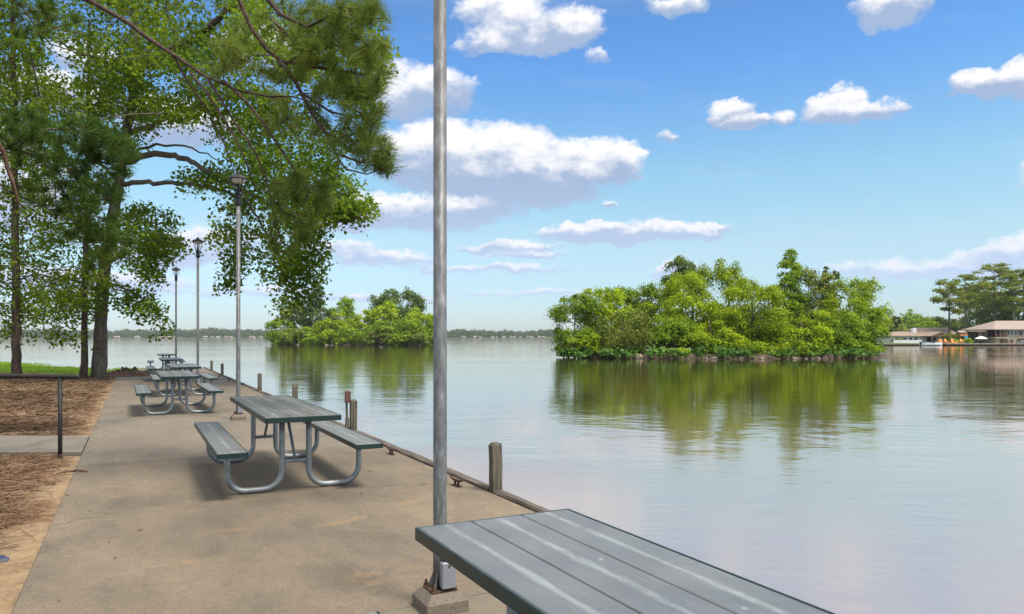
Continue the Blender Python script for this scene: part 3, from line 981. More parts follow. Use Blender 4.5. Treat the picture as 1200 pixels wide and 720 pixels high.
p = P(-19, 651, 1290 / 255.0); p.z = ground_at(p.x, p.y)
root = empty('litter_scrap', p, R(-70), 'small dark navy scrap with a pale rim lying in the sand beside the dock', 'litter')
vs, fs = [], []
prof = [(-.13, .03, .055), (-.10, .04, .07), (-.04, .042, .075), (.02, .045, .055), (.07, .045, .045), (.11, .036, .038), (.14, .018, .022)]
for y, w_, z_ in prof:
    vs += [(-w_, y, .02), (-w_ * .95, y, z_ * .7), (-w_ * .4, y, z_), (w_ * .4, y, z_), (w_ * .95, y, z_ * .7), (w_, y, .02)]
for k in range(len(prof) - 1):
    for q in range(5):
        fs.append((k * 6 + q, k * 6 + q + 1, k * 6 + 7 + q, k * 6 + 6 + q))
fs += [(0, 1, 2, 3, 4, 5), tuple(range(len(vs) - 1, len(vs) - 7, -1))]
MB().add(vs, fs).build('dark_cover', M['navy'], root, smooth=True)
vs, fs = [], []
for y, w_, z_ in prof:
    vs += [(-w_ - .006, y * 1.03, 0.0), (-w_ - .006, y * 1.03, .022), (w_ + .006, y * 1.03, .022), (w_ + .006, y * 1.03, 0.0)]
for k in range(len(prof) - 1):
    for q in range(4):
        fs.append((k * 4 + q, k * 4 + (q + 1) % 4, k * 4 + 4 + (q + 1) % 4, k * 4 + 4 + q))
fs += [(3, 2, 1, 0), tuple(range(len(vs) - 4, len(vs)))]
MB().add(vs, fs).build('pale_rim', M['scraprim'], root)

p = P(151, 441, 29.0); p.z = ground_at(p.x, p.y) + .04
root = empty('tree_stump', p, 0, 'broken rotten tree stump on a low mound of wood chips at the dock end', 'stump')
r = random.Random(8)
vs, fs = [], []
n = 18
rings = [(.42, -.05), (.33, .06), (.29, .2), (.27, .3)]
for i, (ra, z) in enumerate(rings):
    for k in range(n):
        a = k / n * 6.283
        q = ra * (1 + .16 * math.sin(k * 2.3) + r.uniform(-.08, .08))
        vs.append((q * math.cos(a), q * math.sin(a), z + (r.uniform(-.1, .1) if i == 3 else 0)))
for i in range(3):
    for k in range(n):
        fs.append((i * n + k, i * n + (k + 1) % n, (i + 1) * n + (k + 1) % n, (i + 1) * n + k))
vs.append((0, 0, .16)); fs += [(3 * n + k, 3 * n + (k + 1) % n, 4 * n) for k in range(n)]
MB().add(vs, fs).build('stump_wood', M['pinebark'], root)
vs, fs = [], []
for i in range(7):
    for k in range(26):
        a = k / 26 * 6.283
        ra = .25 + i / 6 * .95
        vs.append((ra * 1.25 * math.cos(a), ra * .8 * math.sin(a), max(-.12, .24 * (1 - i / 5.6) + (r.uniform(-.05, .05) if 0 < i < 6 else 0))))
for i in range(6):
    for k in range(26):
        fs.append((i * 26 + k, i * 26 + (k + 1) % 26, (i + 1) * 26 + (k + 1) % 26, (i + 1) * 26 + k))
MB().add(vs, fs).build('chip_mound', M['deadwood'], root)

# ------------------------------------------------------------------ near trees
def curve(pts, step=0.25):
    """Catmull-Rom through the points, resampled"""
    pts = [np.array(p, float) for p in pts]
    if len(pts) == 2:
        k = max(2, int(np.linalg.norm(pts[1] - pts[0]) / step))
        return [pts[0] + (pts[1] - pts[0]) * i / k for i in range(k + 1)]
    out_ = []
    ext = [2 * pts[0] - pts[1]] + pts + [2 * pts[-1] - pts[-2]]
    for i in range(1, len(ext) - 2):
        a, b_, c_, d_ = ext[i - 1:i + 3]
        k = max(1, int(np.linalg.norm(c_ - b_) / step))
        for q in range(k):
            s = q / k
            out_.append(0.5 * ((2 * b_) + (c_ - a) * s + (2 * a - 5 * b_ + 4 * c_ - d_) * s * s + (3 * b_ - a - 3 * c_ + d_) * s ** 3))
    out_.append(pts[-1])
    return out_


class Tree:
    def __init__(self, seed):
        self.r = np.random.default_rng(seed)
        self.limbs = MB()
        self.trunk = MB()
        self.sk = []      # skeleton samples for attaching twigs
        self.rad = []

    def limb(self, pts, r0, r1, n=8, mb=None, wob=0.03, attach=True):
        c = curve(pts)
        k = len(c)
        c = [p + self.r.normal(size=3) * wob * (0 < i < k - 1) for i, p in enumerate(c)]
        rr = [r0 + (r1 - r0) * (i / (k - 1)) ** 0.8 for i in range(k)]
        (mb or self.limbs).tube(c, rr, n)
        if attach:
            self.sk += list(c)
            self.rad += rr

    def twigs(self, C, rmax=0.03, n=4, maxd=3.2, sag=0.1):
        """connect every leaf cluster with the nearest branch, nearest clusters first so that twigs fork"""
        S = list(self.sk)
        A = np.array(S)
        d0 = np.array([np.min(np.linalg.norm(A - c, axis=1)) for c in C])
        pts = np.empty((len(S) + len(C) * 4, 3))
        m = len(S)
        pts[:m] = A
        for i in np.argsort(d0):
            c = C[i]
            dd = np.linalg.norm(pts[:m] - c, axis=1) + 0.5 * np.maximum(0, pts[:m, 2] - c[2])
            j = int(np.argmin(dd))
            a = pts[j]
            L = np.linalg.norm(c - a)
            if L < 0.03:
                continue
            mid = (a + c) / 2 + self.r.normal(size=3) * 0.07 * L + np.array([0, 0, sag * L])
            r0 = min(rmax, 0.006 + 0.009 * L)
            self.limbs.tube([a, mid, c], [r0, r0 * .7, r0 * .35], n, caps=False)
            pts[m] = mid
            pts[m + 1] = c
            m += 2


MORE = 0.98
def sample(regs, rng, holes=()):
    """cluster centres from photo-sized ellipses (px, py, rx, ry, depth, spread, count)"""
    out_ = []
    for (px, py, rx, ry, d, sp_, cnt) in regs:
        k = 0
        tries = 0
        while k < cnt * MORE and tries < cnt * 8:
            tries += 1
            a, q = rng.random() * 6.283, math.sqrt(rng.random())
            x, y = px + rx * q * math.cos(a), py + ry * q * math.sin(a)
            if any(((x - h[0]) / h[2]) ** 2 + ((y - h[1]) / h[3]) ** 2 < 1 for h in holes) and rng.random() < 0.93:
                continue
            out_.append(np.array(P(x, y, d + rng.normal() * sp_)))
            k += 1
    return np.array(out_)


def leaf_sprays(C, rng, per=24, rh=0.45, rv=0.13, size=0.12, up=0.75):
    """flat drooping sprays of leaves round each cluster centre"""
    n = len(C)
    k = per
    tilt = unit(rng.normal(size=(n, 3)) * 0.28 + np.array([0, 0, 1.0]))
    t1 = unit(np.cross(tilt, rng.normal(size=(n, 3))))
    t2 = np.cross(tilt, t1)
    sc = 0.65 + 0.7 * rng.random((n, 1, 1))
    q = np.sqrt(rng.random((n, k, 1))) * rh * sc
    a = rng.random((n, k, 1)) * 6.283
    off = t1[:, None] * np.cos(a) * q * 1.25 + t2[:, None] * np.sin(a) * q * 0.8 + tilt[:, None] * rng.normal(size=(n, k, 1)) * rv
    off[..., 2] -= (q[..., 0] ** 2) * 0.5
    L = (C[:, None] + off).reshape(-1, 3)
    N = unit(np.repeat(tilt, k, 0) * up + rng.normal(size=(n * k, 3)) * 0.6)
    S = size * (0.6 + 0.8 * rng.random(n * k))
    return leaf_verts(L, N, S, 0.85, rng)


# --- big broadleaf tree left of the dock
big = empty('broadleaf_tree', P(115, 443, 27.4), 0, 'big broadleaf tree with the thickest grey trunk, its leafy limbs reaching over the dock', 'tree')
base = big.location.copy()
T = Tree(3)
def Q(px, py, d): return np.array(P(px, py, d))
tr = [Q(115.5, 449, 27.4), Q(116, 436, 27.4), Q(117.5, 410, 27.4), Q(119.5, 345, 27.3), Q(127, 285, 27.2), Q(139, 215, 27.1), Q(149, 150, 27.0), Q(158, 105, 27.0), Q(163, 78, 27.0), Q(158, 20, 27.2), Q(150, -70, 27.5), Q(158, -170, 27.6), Q(150, -260, 27.8)]
c = curve(tr, 0.3)
kk = len(c)
def trad(z):
    h = max(0.0, z)
    return 0.215 * max(0.12, 1 - h / 23) + 0.07 * math.exp(-h / 0.6) + 0.03
rr = [trad(p[2]) * (1 + 0.05 * T.r.normal()) for p in c]
T.trunk.tube(c, rr, 18)
T.sk += c[int(kk * .2):]
T.rad += rr[int(kk * .2):]
limbs = [
    ([(163, 80, 27.0), (178, 70, 26.6), (205, 60, 26), (240, 38, 25), (270, 5, 24.2), (300, -40, 23.5)], .2, .07),
    ([(155, 155, 27), (175, 148, 26.6), (205, 132, 26), (240, 122, 25.2), (290, 110, 24), (340, 120, 23)], .10, .03),
    ([(148, 190, 27.1), (175, 181, 26.6), (205, 184, 26), (245, 200, 25), (290, 225, 24), (330, 245, 23), (380, 262, 22.2), (420, 255, 21.5)], .13, .025),
    ([(147, 186, 27.1), (175, 172, 27.5), (215, 172, 28), (260, 190, 28.5)], .07, .02),
    ([(142, 216, 27.1), (175, 214, 26.5), (215, 216, 25.8), (240, 219, 25.2), (280, 232, 24.4), (310, 270, 23.6), (335, 320, 23), (342, 350, 23)], .10, .02),
    ([(127, 285, 27.2), (150, 268, 26.5), (185, 262, 26), (210, 270, 25.5)], .06, .015),
    ([(122, 330, 27.2), (145, 338, 26.8), (170, 352, 26.4), (188, 372, 26)], .05, .012),
    ([(160, 100, 27), (130, 75, 27.5), (90, 60, 28), (50, 40, 28.4)], .10, .03),
    ([(139, 215, 27.1), (105, 180, 28), (70, 165, 28.5), (30, 150, 29)], .08, .02),
    ([(128, 280, 27.2), (95, 265, 28), (60, 262, 28.6), (25, 270, 29)], .07, .02),
    ([(120, 345, 27.3), (98, 330, 27), (70, 330, 26.8), (40, 345, 26.6)], .05, .015),
    ([(160, 40, 27.1), (200, 10, 28), (250, -20, 29), (320, -30, 29.5)], .10, .03),
    ([(158, 20, 27.2), (110, -5, 26), (60, -20, 25)], .10, .03),
    ([(150, -70, 27.5), (220, -100, 26), (300, -130, 25)], .1, .03),
    ([(150, -70, 27.5), (90, -110, 28), (30, -130, 29)], .1, .03),
    ([(270, 5, 24.2), (320, 30, 23.4), (370, 90, 22.8), (410, 130, 22.4)], .06, .02),
]
for pts, r0, r1 in limbs:
    T.limb([Q(*p) for p in pts], r0, r1, 8, wob=.035)
holes = [(229, 288, 20, 26), (210, 322, 27, 24), (147, 150, 13, 48), (138, 228, 12, 20), (207, 158, 38, 20), (250, 165, 22, 18), (212, 240, 24, 18), (225, 258, 22, 18), (88, 78, 22, 16), (75, 62, 12, 10), (190, 92, 20, 13), (180, 200, 14, 10), (262, 85, 14, 14), (300, 90, 14, 11), (170, 235, 12, 9), (275, 190, 14, 8), (100, 130, 12, 9), (360, 160, 10, 8)]
regs = [
    (95, 60, 125, 75, 27.5, 2.6, 210), (215, 35, 110, 60, 26, 2.2, 170), (300, 55, 80, 60, 24.5, 1.8, 110), (60, 130, 75, 70, 28, 2.2, 120), (180, 115, 60, 45, 27, 2, 70), (135, 125, 45, 55, 27.5, 1.6, 60),
    (260, 140, 75, 40, 25.5, 1.8, 95), (335, 165, 65, 50, 24, 1.6, 110), (375, 225, 42, 40, 23, 1.3, 70), (400, 245, 32, 20, 22.4, .9, 34), (422, 243, 13, 12, 22.1, .5, 9), (300, 215, 45, 36, 24, 1.4, 50), (335, 285, 36, 38, 23.4, 1.1, 52), (344, 335, 20, 28, 23.2, .8, 24), (356, 300, 24, 30, 23, .8, 24),
    (240, 205, 35, 12, 25.5, 1, 22), (280, 262, 26, 34, 24.4, .9, 28), (268, 320, 10, 18, 24.4, .5, 9), (276, 300, 14, 12, 24.4, .5, 8), (195, 285, 26, 14, 26, .9, 22), (175, 265, 34, 26, 26.6, 1, 40), (165, 305, 34, 18, 26.6, 1, 28), (184, 318, 18, 10, 26.2, .6, 10),
    (155, 345, 22, 14, 26.7, .7, 15), (178, 365, 18, 12, 26.3, .6, 11), (188, 385, 9, 6, 26.2, .4, 3), (390, 60, 55, 50, 22.8, 1.2, 60), (435, 60, 18, 30, 22.2, .7, 14), (420, 110, 22, 30, 22.4, .8, 20),
    (150, -90, 190, 80, 27, 3.2, 240), (130, -200, 150, 60, 27.5, 3, 120),
]
C = sample(regs, T.r, holes)
C = C[C[:, 2] > 1.6]
T.twigs(C, .035)
T.trunk.build('trunk', M['bark'], None, smooth=True)
tk = COL.objects[-1]
def adopt(o, root):
    o.parent = root
    o.location = -root.location
adopt(tk, big)
lm = T.limbs.build('limbs', M['bark'], None, smooth=True); adopt(lm, big)
cr = poly_cloud('crown', leaf_sprays(C, T.r, 44, .48, .14, .12), 4, M['leaf_main']); adopt(cr, big)

# --- two slender trees
def slim(px, d, name_label, regs, holes, top, w0, seed, lean, limbs_):
    root = empty('slender_tree', P(px, 396 + 1290 / d, d), 0, name_label, 'tree')
    T = Tree(seed)
    pb = 396 + 1290 / d
    tr = [Q(px, pb + 5, d), Q(px + lean * .1, pb - 60, d), Q(px + lean * .4, pb - 180, d), Q(px + lean * .7, pb - 300, d), Q(px + lean, pb - 420, d), Q(px + lean * 1.3, top, d)]
    c = curve(tr, .35)
    rr = [w0 * (1 - .75 * i / len(c)) + .05 * math.exp(-i / 1.5) for i in range(len(c))]
    c = [p + T.r.normal(size=3) * .012 for p in c]
    T.trunk.tube(c, rr, 12)
    k = int(len(c) * .1)
    T.sk += c[k:]; T.rad += rr[k:]
    for pts, r0, r1 in limbs_:
        T.limb([Q(*p) for p in pts], r0, r1, 6)
    C = sample(regs, T.r, holes)
    C = C[C[:, 2] > 1.3]
    T.twigs(C, .025)
    adopt(T.trunk.build('trunk', M['pinebark'], None, smooth=True), root)
    adopt(T.limbs.build('limbs', M['pinebark'], None, smooth=True), root)
    adopt(poly_cloud('crown', leaf_sprays(C, T.r, 32, .48, .12, .115), 4, M['leaf_slim']), root)

slim(19.5, 25.5, 'slender dark-trunked tree at the left edge, behind the handrail',
     [(20, 250, 70, 60, 27, 1.8, 80), (45, 330, 80, 45, 26.5, 1.6, 76), (20, 300, 50, 60, 25, 1.2, 36), (60, 362, 55, 20, 26, 1.2, 26), (15, 366, 40, 18, 26, 1, 13), (70, 395, 28, 8, 26, .6, 9), (5, 395, 22, 10, 26, .6, 7), (15, 180, 60, 50, 26, 1.6, 60), (15, 60, 50, 90, 26, 1.8, 100), (10, -80, 70, 80, 26, 2, 90)],
     [(40, 385, 10, 8), (100, 385, 12, 10), (8, 345, 10, 8), (60, 300, 8, 7)], -170, .145, 21, -4,
     [([(17, 330, 25.5), (40, 322, 25.6), (75, 330, 25.8), (100, 350, 26)], .035, .01), ([(16, 290, 25.5), (0, 280, 25.2), (-30, 285, 25)], .035, .01), ([(16, 220, 25.5), (50, 215, 26.5), (90, 230, 27)], .04, .01), ([(17, 370, 25.5), (45, 372, 25.8), (70, 388, 26)], .025, .008)])
slim(98.5, 27.0, 'slender tree standing close against the thickest trunk on its land side',
     [(80, 300, 45, 50, 28.5, 1.2, 70), (95, 340, 40, 24, 28, 1, 36), (110, 240, 50, 40, 28.5, 1.2, 50), (85, 365, 26, 14, 28, .8, 14), (110, 160, 60, 50, 29, 1.4, 50)],
     [(60, 385, 10, 8)], 60, .115, 23, 6,
     [([(101, 320, 27), (85, 312, 27.5), (60, 318, 28)], .03, .01), ([(102, 260, 27), (120, 245, 28), (140, 240, 28.6)], .03, .01)])


# --- pine overhead: trunk off to the left, long drooping limbs with needle tufts
pine = empty('pine_tree', (-8.6, 7.2, ground_at(-8.6, 7.2)), 0, 'near pine whose drooping needle-tufted limbs hang from the top of the picture', 'tree')
T = Tree(31)
T.trunk.tube(curve([(-8.6, 7.2, -.3), (-8.6, 7.2, .2), (-8.55, 7.25, 4), (-8.6, 7.2, 9), (-8.5, 7.3, 15)], .4), [.34 - .016 * i * 15.3 / max(1, 38) for i in range(len(curve([(-8.6, 7.2, -.3), (-8.6, 7.2, .2), (-8.55, 7.25, 4), (-8.6, 7.2, 9), (-8.5, 7.3, 15)], .4)))], 14)
B0 = (-8.58, 7.22, 7.4)
def L_(pts, r0, r1, start=None, n=8, wob=.012):
    w = [Q(*p) for p in pts]
    if start is not None:
        w = [np.array(start)] + w
    T.limb(w, r0, r1, n, wob=wob)
L_([(40, -35, 8.4), (108, 2, 8.5), (150, 27, 8.5), (198, 60, 8.4), (240, 88, 8.3), (280, 106, 8.2), (312, 113, 8.1), (345, 114, 8.0), (375, 122, 7.9)], .085, .006, B0)
L_([(262, 95, 8.25), (290, 120, 8.0), (320, 160, 7.9), (345, 200, 7.9), (360, 225, 7.9)], .02, .01)
L_([(200, 60, 8.4), (222, 98, 8.4), (245, 130, 8.4), (262, 170, 8.45), (272, 195, 8.5)], .016, .007)
L_([(222, 84, 8.35), (248, 115, 8.2), (270, 150, 8.2), (288, 185, 8.2), (300, 225, 8.25)], .018, .007)
L_([(240, 88, 8.3), (275, 140, 8.3), (300, 180, 8.3), (318, 240, 8.3), (330, 285, 8.35)], .016, .007)
B1 = (-8.54, 7.25, 9.2)
L_([(180, -120, 7.6), (240, -50, 7.5), (275, -10, 7.5), (297, 34, 7.5), (315, 60, 7.5), (330, 73, 7.5), (352, 76, 7.45), (395, 84, 7.4), (418, 86, 7.4)], .07, .014, B1)
L_([(327, 71, 7.5), (345, 95, 7.45), (365, 128, 7.4), (380, 155, 7.35), (392, 180, 7.3), (420, 190, 7.25), (448, 190, 7.2)], .026, .008)
L_([(355, 110, 7.45), (385, 130, 7.4), (410, 138, 7.3), (440, 134, 7.2), (452, 130, 7.2)], .014, .006)
L_([(335, 75, 7.5), (360, 60, 7.4), (385, 40, 7.3), (400, 32, 7.3)], .014, .006)
L_([(365, 78, 7.45), (385, 70, 7.3), (395, 60, 7.3), (405, 40, 7.2)], .012, .005)
L_([(315, 20, 7.4), (335, 40, 7.3), (355, 60, 7.25)], .02, .008)
L_([(260, -60, 7.4), (305, -10, 7.3), (330, 18, 7.2), (360, 30, 7.1), (400, 10, 7.0), (430, 15, 7.0)], .035, .008)
L_([(375, 150, 7.35), (400, 165, 7.3), (425, 160, 7.2), (450, 165, 7.2)], .011, .005)
L_([(392, 180, 7.3), (405, 200, 7.3), (430, 205, 7.25), (455, 195, 7.2)], .011, .005)
# darker drooping limbs at the left
B2 = (-8.56, 7.22, 5.0)
L_([(-60, 150, 9.6), (0, 172, 10.4), (35, 180, 10.8), (70, 185, 11), (110, 190, 11.1), (140, 195, 11.2)], .06, .012, B2)
L_([(30, 178, 10.8), (55, 195, 10.9), (62, 215, 10.9), (66, 246, 10.9)], .016, .006)
L_([(70, 185, 11), (95, 220, 11), (115, 255, 11), (130, 290, 11)], .016, .006)
L_([(20, 176, 10.6), (40, 150, 10.8), (80, 150, 11), (120, 155, 11.2)], .02, .006)
L_([(-40, 200, 9.6), (10, 225, 10.2), (50, 240, 10.6), (90, 262, 10.8)], .03, .008, (-8.56, 7.22, 4.3))
# second tier from the same pine, seen behind the near tufts
L_([(20, 5, 11), (45, 35, 11.2), (60, 52, 11.4), (90, 62, 11.8), (130, 70, 12)], .03, .008, (-8.56, 7.22, 8.2))

MORE = 1.0
near = sample([(395, 45, 55, 40, 7.3, .35, 46), (425, 88, 32, 26, 7.25, .3, 28), (415, 18, 36, 22, 7.1, .3, 28), (425, 140, 28, 26, 7.25, .3, 22), (438, 178, 22, 20, 7.2, .25, 22), (452, 188, 12, 12, 7.15, .2, 11), (352, 30, 50, 34, 7.4, .35, 30), (395, 120, 38, 34, 7.35, .3, 15), (375, 75, 45, 38, 7.4, .4, 20), (335, 105, 40, 30, 7.8, .4, 13), (405, 160, 28, 20, 7.3, .3, 10), (345, 140, 35, 26, 7.9, .3, 8),
               (440, 60, 14, 50, 7.1, .25, 12), (425, -30, 50, 30, 7.1, .3, 20), (300, -20, 60, 25, 7.5, .3, 16), (300, 70, 30, 26, 8.0, .3, 8), (318, 130, 28, 18, 8.0, .3, 5)], T.r)
hang = sample([(362, 218, 26, 20, 8.0, .3, 20), (380, 238, 10, 10, 8.0, .2, 4), (345, 270, 26, 26, 8.3, .25, 16), (330, 230, 22, 20, 8.2, .3, 12), (318, 290, 12, 10, 8.3, .2, 4), (262, 70, 28, 20, 8.3, .3, 12), (285, 45, 26, 22, 8.3, .3, 10)], T.r)
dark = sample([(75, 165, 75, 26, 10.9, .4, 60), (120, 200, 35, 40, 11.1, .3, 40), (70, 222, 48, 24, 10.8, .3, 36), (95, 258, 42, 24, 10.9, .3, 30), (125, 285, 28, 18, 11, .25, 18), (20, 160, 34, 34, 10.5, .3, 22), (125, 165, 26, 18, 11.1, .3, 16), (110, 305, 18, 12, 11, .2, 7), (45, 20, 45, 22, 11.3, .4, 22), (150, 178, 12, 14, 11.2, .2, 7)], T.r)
allC = np.concatenate([near, hang, dark])
T.twigs(allC, .012, 5, sag=-.06)

def tufts(C, rng, per, length, wid, droop=.1):
    """bursts of long needles; the tuft axis points away from the branch, upward at the tips"""
    n = len(C)
    ax = unit(rng.normal(size=(n, 3)) * .5 + np.array([.3, -.1, .6]))
    k = per
    dirs = unit(np.repeat(ax, k, 0) * .9 + unit(rng.normal(size=(n * k, 3))) * .85)
    s0 = np.repeat(C, k, 0) - np.repeat(ax, k, 0) * (rng.random((n * k, 1)) * .11)
    L = length * (.65 + .5 * rng.random((n * k, 1)))
    side = unit(np.cross(dirs, rng.normal(size=(n * k, 3)))) * wid
    bend = np.zeros((n * k, 3)); bend[:, 2] = -droop
    V = np.empty((n * k, 5, 3))
    V[:, 0] = s0 - side * .6
    V[:, 1] = s0 + dirs * L * .55 - side + bend * L * .3
    V[:, 2] = s0 + dirs * L + bend * L
    V[:, 3] = s0 + dirs * L * .55 + side + bend * L * .3
    V[:, 4] = s0 + side * .6
    return V.reshape(-1, 3)

adopt(T.trunk.build('trunk', M['pinebark'], None, smooth=True), pine)
adopt(T.limbs.build('limbs', M['pinebark'], None, smooth=True), pine)
adopt(poly_cloud('needles', np.concatenate([tufts(near, T.r, 80, .17, .0022), tufts(hang, T.r, 80, .17, .0024)]), 5, M['needle']), pine)
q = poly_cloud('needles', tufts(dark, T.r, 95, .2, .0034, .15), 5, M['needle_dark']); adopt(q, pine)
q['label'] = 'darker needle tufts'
T2 = Tree(5)
T2.limb([Q(-8, 160, 10.0), Q(2, 178, 10.1), Q(12, 203, 10.2), Q(15, 222, 10.2), Q(20, 236, 10.2), Q(30, 246, 10.3)], .04, .012, 7, wob=.02)
T2.limb([Q(12, 203, 10.2), Q(16, 215, 10.15), Q(22, 240, 10.1)], .025, .008, 6, wob=.02)
o = T2.limbs.build('dead_limb', M['deadwood'], None, smooth=True); adopt(o, pine)

# ------------------------------------------------------------------ distant trees
def crown(rng, kind, w, h, dep, leaf, dens=1.0, low=0.0):
    """leaf cloud of a crown w wide, dep deep, h tall, base at z=0: boughs of uneven reach, each carrying leafy sprays"""
    nb, fl, rb, ns = {'layer': (24, .5, .34, 13), 'round': (26, .75, .32, 13), 'spire': (34, .7, .34, 12), 'bush': (13, .75, .42, 11), 'drape': (17, 1.1, .36, 13), 'flat': (16, .3, .3, 8)}[kind]
    half = np.array([w / 2, dep / 2, h / 2])
    rmean = (w + dep + h) / 6
    Ls, Ns, Ss, pos = [], [], [], []
    for i in range(nb):
        if kind == 'spire':
            z = (i + rng.random()) / nb
            rr_ = (1 - z) ** .7 * .75 + .05
            a = rng.random() * 6.283
            c = np.array([math.cos(a) * rr_ * rng.random() ** .4, math.sin(a) * rr_ * rng.random() ** .4, z * 1.8 - .9])
            br = rb * (1.15 - .65 * z)
        elif kind == 'flat':
            z = rng.random()
            a = rng.random() * 6.283
            q = rng.random() ** .5 * (.3 + .6 * math.sin(min(1, z * 1.15) * 2.2))
            c = np.array([math.cos(a) * q, math.sin(a) * q, z * 2 - 1])
            br = rb * (.6 + .6 * rng.random())
        else:
            c = unit(rng.normal(size=3) * np.array([1, 1, .85]))
            c = c * (.42 + .42 * rng.random() ** .7)
            br = rb * (.6 + .75 * rng.random())
        bc = c * half + np.array([0, 0, h / 2])
        R_ = br * rmean
        pos.append(bc)
        d = unit(rng.normal(size=(ns, 3)) + c * .9 + np.array([0, 0, .25]))
        sc_ = bc + d * np.array([1, 1, fl * 1.15]) * R_ * (.55 + .6 * rng.random((ns, 1)))
        for s_ in sc_:
            r_ = R_ * (.26 + .24 * rng.random())
            n = int(dens * 10.0 * r_ * r_ / (leaf * leaf))
            n = max(10, min(n, 190))
            e = rng.normal(size=(n, 3)) * .5
            p = s_ + e * np.array([1.25, 1.25, .62]) * r_
            p[:, 2] -= (e[:, 0] ** 2 + e[:, 1] ** 2) * r_ * .35
            if kind == 'drape':
                p[:, 2] -= rng.random(n) ** 2 * R_ * .8
            o = unit(p - bc)
            Ls.append(p)
            Ns.append(unit(o * .55 + unit(p - s_) * .35 + rng.normal(size=(n, 3)) * .5 + np.array([0, 0, .45])))
            Ss.append(leaf * (.6 + .85 * rng.random(n)))
    Lc = np.concatenate(Ls); Nc = np.concatenate(Ns); Sc = np.concatenate(Ss)
    pos = np.array(pos)
    for ax, want in ((0, w), (1, dep)):
        lo_, hi_ = np.percentile(Lc[:, ax], [1.2, 98.8])
        s_ = want / (hi_ - lo_)
        Lc[:, ax] = (Lc[:, ax] - (lo_ + hi_) / 2) * s_
        pos[:, ax] = (pos[:, ax] - (lo_ + hi_) / 2) * s_
    lo_, hi_ = np.percentile(Lc[:, 2], [1.0, 99.6])
    s_ = h / (hi_ - lo_)
    Lc[:, 2] = (Lc[:, 2] - lo_) * s_
    pos[:, 2] = (pos[:, 2] - lo_) * s_
    k = Lc[:, 2] > low
    return leaf_verts(Lc[k], Nc[k], Sc[k], .8, rng), pos


def far_tree(name, px, py_top, wpx, d, py_base, kind, m, label, group, seed, gz=-.35, dep=None, leaf=None, cat='tree', trunk_h=.3, dens=1.0):
    rng = np.random.default_rng(seed)
    k = d / FPX
    w = wpx * k
    zt = CAMZ + (HY - py_top) * k
    zb = CAMZ + (HY - py_base) * k
    loc = P(px, 396, d); loc.z = gz
    root = empty(name, loc, 0, label, cat, group)
    h = zt - zb
    V, pos = crown(rng, kind, w, h, dep or w * .9, leaf or max(.16, d * .0023), dens)
    o = poly_cloud('crown' if cat == 'tree' else 'foliage', V, 4, m, root)
    o.location = (0, 0, zb - gz)
    b = MB()
    z0 = zb - gz
    r0 = max(.09, w * .022)
    lean = rng.normal() * .06 * w
    c = curve([(0, 0, -.6), (0, 0, .1), (lean * .5, 0, z0 + h * .25), (lean, 0, z0 + h * .78)], max(.6, h / 8))
    b.tube(c, [r0 * (1.25 - 1.05 * i / len(c)) for i in range(len(c))], 7)
    for p in pos[rng.permutation(len(pos))[:(10 if cat == 'tree' else 5)]]:
        a = c[int(len(c) * (.35 + .4 * rng.random()))]
        e = p + np.array([0, 0, z0])
        mid = (np.array(a) + e) / 2 + np.array([0, 0, -.04 * h])
        b.tube([a, mid, e], [r0 * .45, r0 * .3, r0 * .12], 5, caps=False)
    b.build('trunk' if cat == 'tree' else 'stem', M['farbark'], root, smooth=True)
    return root


def island(name, cx, cy, rx, ry, seed, label):
    r = random.Random(seed)
    vs, fs = [], []
    n = 72
    for i, (q, z) in enumerate([(1.06, -1.3), (1.0, -.56), (.975, -.3), (.93, -.12), (.6, .1), (.2, .2)]):
        for k in range(n):
            a = k / n * 6.283
            wv = 1 + .05 * math.sin(3 * a + seed) + .03 * math.sin(7 * a) + (r.uniform(-.012, .012) if i < 4 else 0)
            vs.append((cx + rx * q * wv * math.cos(a), cy + ry * q * wv * math.sin(a), z))
    for i in range(5):
        for k in range(n):
            fs.append((i * n + k, i * n + (k + 1) % n, (i + 1) * n + (k + 1) % n, (i + 1) * n + k))
    fs.append(tuple(range(5 * n, 6 * n)))
    o = MB().add(vs, fs).build(name, M['mud'], smooth=True)
    return tag(o, label, 'island', kind='structure')

